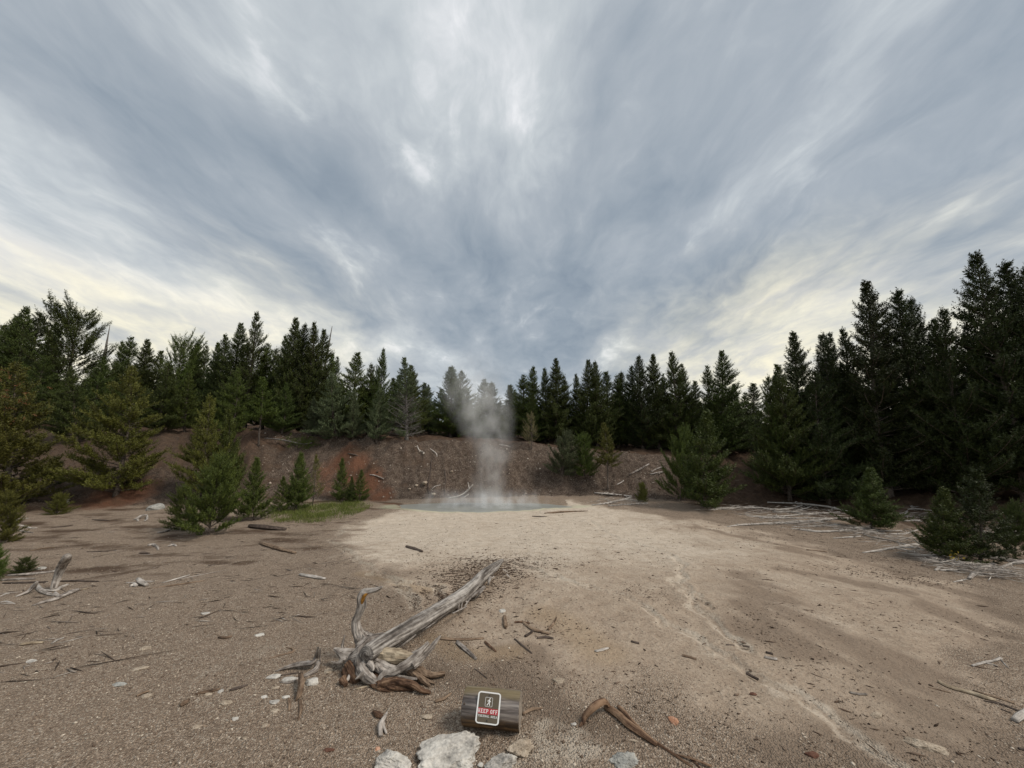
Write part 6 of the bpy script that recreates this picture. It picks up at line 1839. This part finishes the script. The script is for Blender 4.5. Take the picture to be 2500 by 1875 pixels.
# ------------------------------------------------------------------ steam
def steam():
    y0 = 15.6
    base, t0 = at_y(1203, 1226, y0)
    px = t0 / F
    # rows of the column: photo row, middle column, half width in pixels
    rowsx = [(1234, 1200, 46), (1200, 1198, 46), (1150, 1202, 50), (1100, 1204, 56), (1050, 1186, 74), (1000, 1172, 92), (950, 1160, 102), (900, 1150, 96), (850, 1138, 50)]
    rows = [(at_y(c, r_, y0)[0].z, at_y(c, r_, y0)[0].x, w * px) for r_, c, w in rowsx]
    z0, z1 = rows[0][0], rows[-1][0]
    mb = MB()
    n = 20
    for z, x, w in rows:
        for k in range(n):
            a = 2 * math.pi * k / n
            mb.v.append(np.array((x + math.cos(a) * w * 1.45, y0 + math.sin(a) * min(w * 1.0, 1.15), z))); mb.uv.append((0, 0))
    for i in range(len(rows) - 1):
        for k in range(n):
            k2 = (k + 1) % n
            mb.f.append((i * n + k, i * n + k2, i * n + n + k2, i * n + n + k)); mb.mi.append(0)
    mb.f.append(tuple(range(n))[::-1]); mb.mi.append(0)
    mb.f.append(tuple(range(len(rows) * n - n, len(rows) * n))); mb.mi.append(0)
    m = bpy.data.materials.new('steam'); m.use_nodes = True
    t = NT(m.node_tree)
    pos = t.n('ShaderNodeNewGeometry').outputs['Position']
    sp = t.n('ShaderNodeSeparateXYZ'); t.put(sp.inputs[0], pos)
    u = t.rng(sp.outputs[2], z0, z1, 0, 1, False)

    def curve(vals, lo, hi):
        nd = t.n('ShaderNodeFloatCurve')
        c = nd.mapping.curves[0]
        pts = [((z - z0) / (z1 - z0), (v - lo) / (hi - lo)) for (z, _, _), v in zip(rows, vals)]
        c.points[0].location = pts[0]; c.points[1].location = pts[-1]
        for p in pts[1:-1]:
            c.points.new(*p)
        nd.mapping.update()
        t.put(nd.inputs['Value'], u)
        return t.math('MULTIPLY_ADD', nd.outputs[0], hi - lo, lo)
    cx = curve([r_[1] for r_ in rows], -3, 1)
    rw = curve([r_[2] for r_ in rows], 0, 3)
    wn = t.noise(t.mapping(pos, (1, 1, .7)), .8, 3, .5, out=1)
    wv = t.vmath('SCALE', t.vmath('SUBTRACT', wn, (.5, .5, .5)), .75)
    sw = t.n('ShaderNodeSeparateXYZ'); t.put(sw.inputs[0], wv)
    dx = t.math('DIVIDE', t.math('ADD', t.math('SUBTRACT', sp.outputs[0], cx), sw.outputs[0]), rw)
    dy = t.math('DIVIDE', t.math('ADD', t.math('SUBTRACT', sp.outputs[1], y0), sw.outputs[1]), t.math('MINIMUM', t.math('MULTIPLY', rw, .8), .95))
    dd = t.math('SQRT', t.math('ADD', t.math('MULTIPLY', dx, dx), t.math('MULTIPLY', dy, dy)))
    body = t.rng(dd, .25, 1.15, 1, 0)
    nz = t.noise(t.mapping(t.vmath('ADD', pos, t.vmath('SCALE', wv, .5)), (1, 1, .75), (6.1, 3.9, 2.3)), 1.9, 5, .6)
    wisp = t.rng(nz, .30, .68)
    den = t.math('MULTIPLY', t.math('MULTIPLY', body, wisp), curve([1.0, .80, .66, .62, .66, .70, .52, .22, .0], 0, 1))
    den = t.math('MULTIPLY', den, 1.2)
    v = t.n('ShaderNodeVolumePrincipled')
    v.inputs['Color'].default_value = (.985, .99, .99, 1)
    v.inputs['Anisotropy'].default_value = .2
    t.put(v.inputs['Density'], den)
    o = t.n('ShaderNodeOutputMaterial'); t.put(o.inputs['Volume'], v.outputs[0])
    ob = mb.build('steam', m)
    tag(ob, 'white steam column rising from the hot pool', 'steam', None, 'stuff')
    # thin mist creeping over the water and a smaller wisp to the right
    bm = MB()
    rws = [(POOL_Z - .04, 2.9, .95), (POOL_Z + .40, 2.7, .9), (POOL_Z + .95, 1.9, .6)]
    for z, a_, b_ in rws:
        for k in range(24):
            a = 2 * math.pi * k / 24
            bm.v.append(np.array((POOL_C[0] + .1 + math.cos(a) * a_, POOL_C[1] + .1 + math.sin(a) * b_, z))); bm.uv.append((0, 0))
    for i in range(2):
        for k in range(24):
            k2 = (k + 1) % 24
            bm.f.append((i * 24 + k, i * 24 + k2, i * 24 + 24 + k2, i * 24 + 24 + k)); bm.mi.append(0)
    bm.f.append(tuple(range(24))[::-1]); bm.mi.append(0); bm.f.append(tuple(range(48, 72))); bm.mi.append(0)
    m2 = bpy.data.materials.new('pool_mist'); m2.use_nodes = True
    t = NT(m2.node_tree)
    pos = t.n('ShaderNodeNewGeometry').outputs['Position']
    sp = t.n('ShaderNodeSeparateXYZ'); t.put(sp.inputs[0], pos)
    nz = t.noise(t.mapping(pos, (1, 1, .6)), 2.4, 4, .6)
    q = t.mapping(pos, (1 / 2.9, 1 / .95, 0), (-(POOL_C[0] + .1) / 2.9, -(POOL_C[1] + .1) / .95, 0))
    ln = t.vmath('LENGTH', q, out=1)
    den = t.math('MULTIPLY', t.rng(nz, .40, .72), t.math('MULTIPLY', t.rng(ln, .5, 1, 1, 0), t.rng(sp.outputs[2], POOL_Z, POOL_Z + .7, 1.9, 0)))
    v = t.n('ShaderNodeVolumePrincipled'); v.inputs['Color'].default_value = (.93, .95, .97, 1)
    t.put(v.inputs['Density'], den)
    o = t.n('ShaderNodeOutputMaterial'); t.put(o.inputs['Volume'], v.outputs[0])
    tag(bm.build('mist', m2), 'thin mist creeping over the pool water', 'mist', None, 'stuff')


steam()
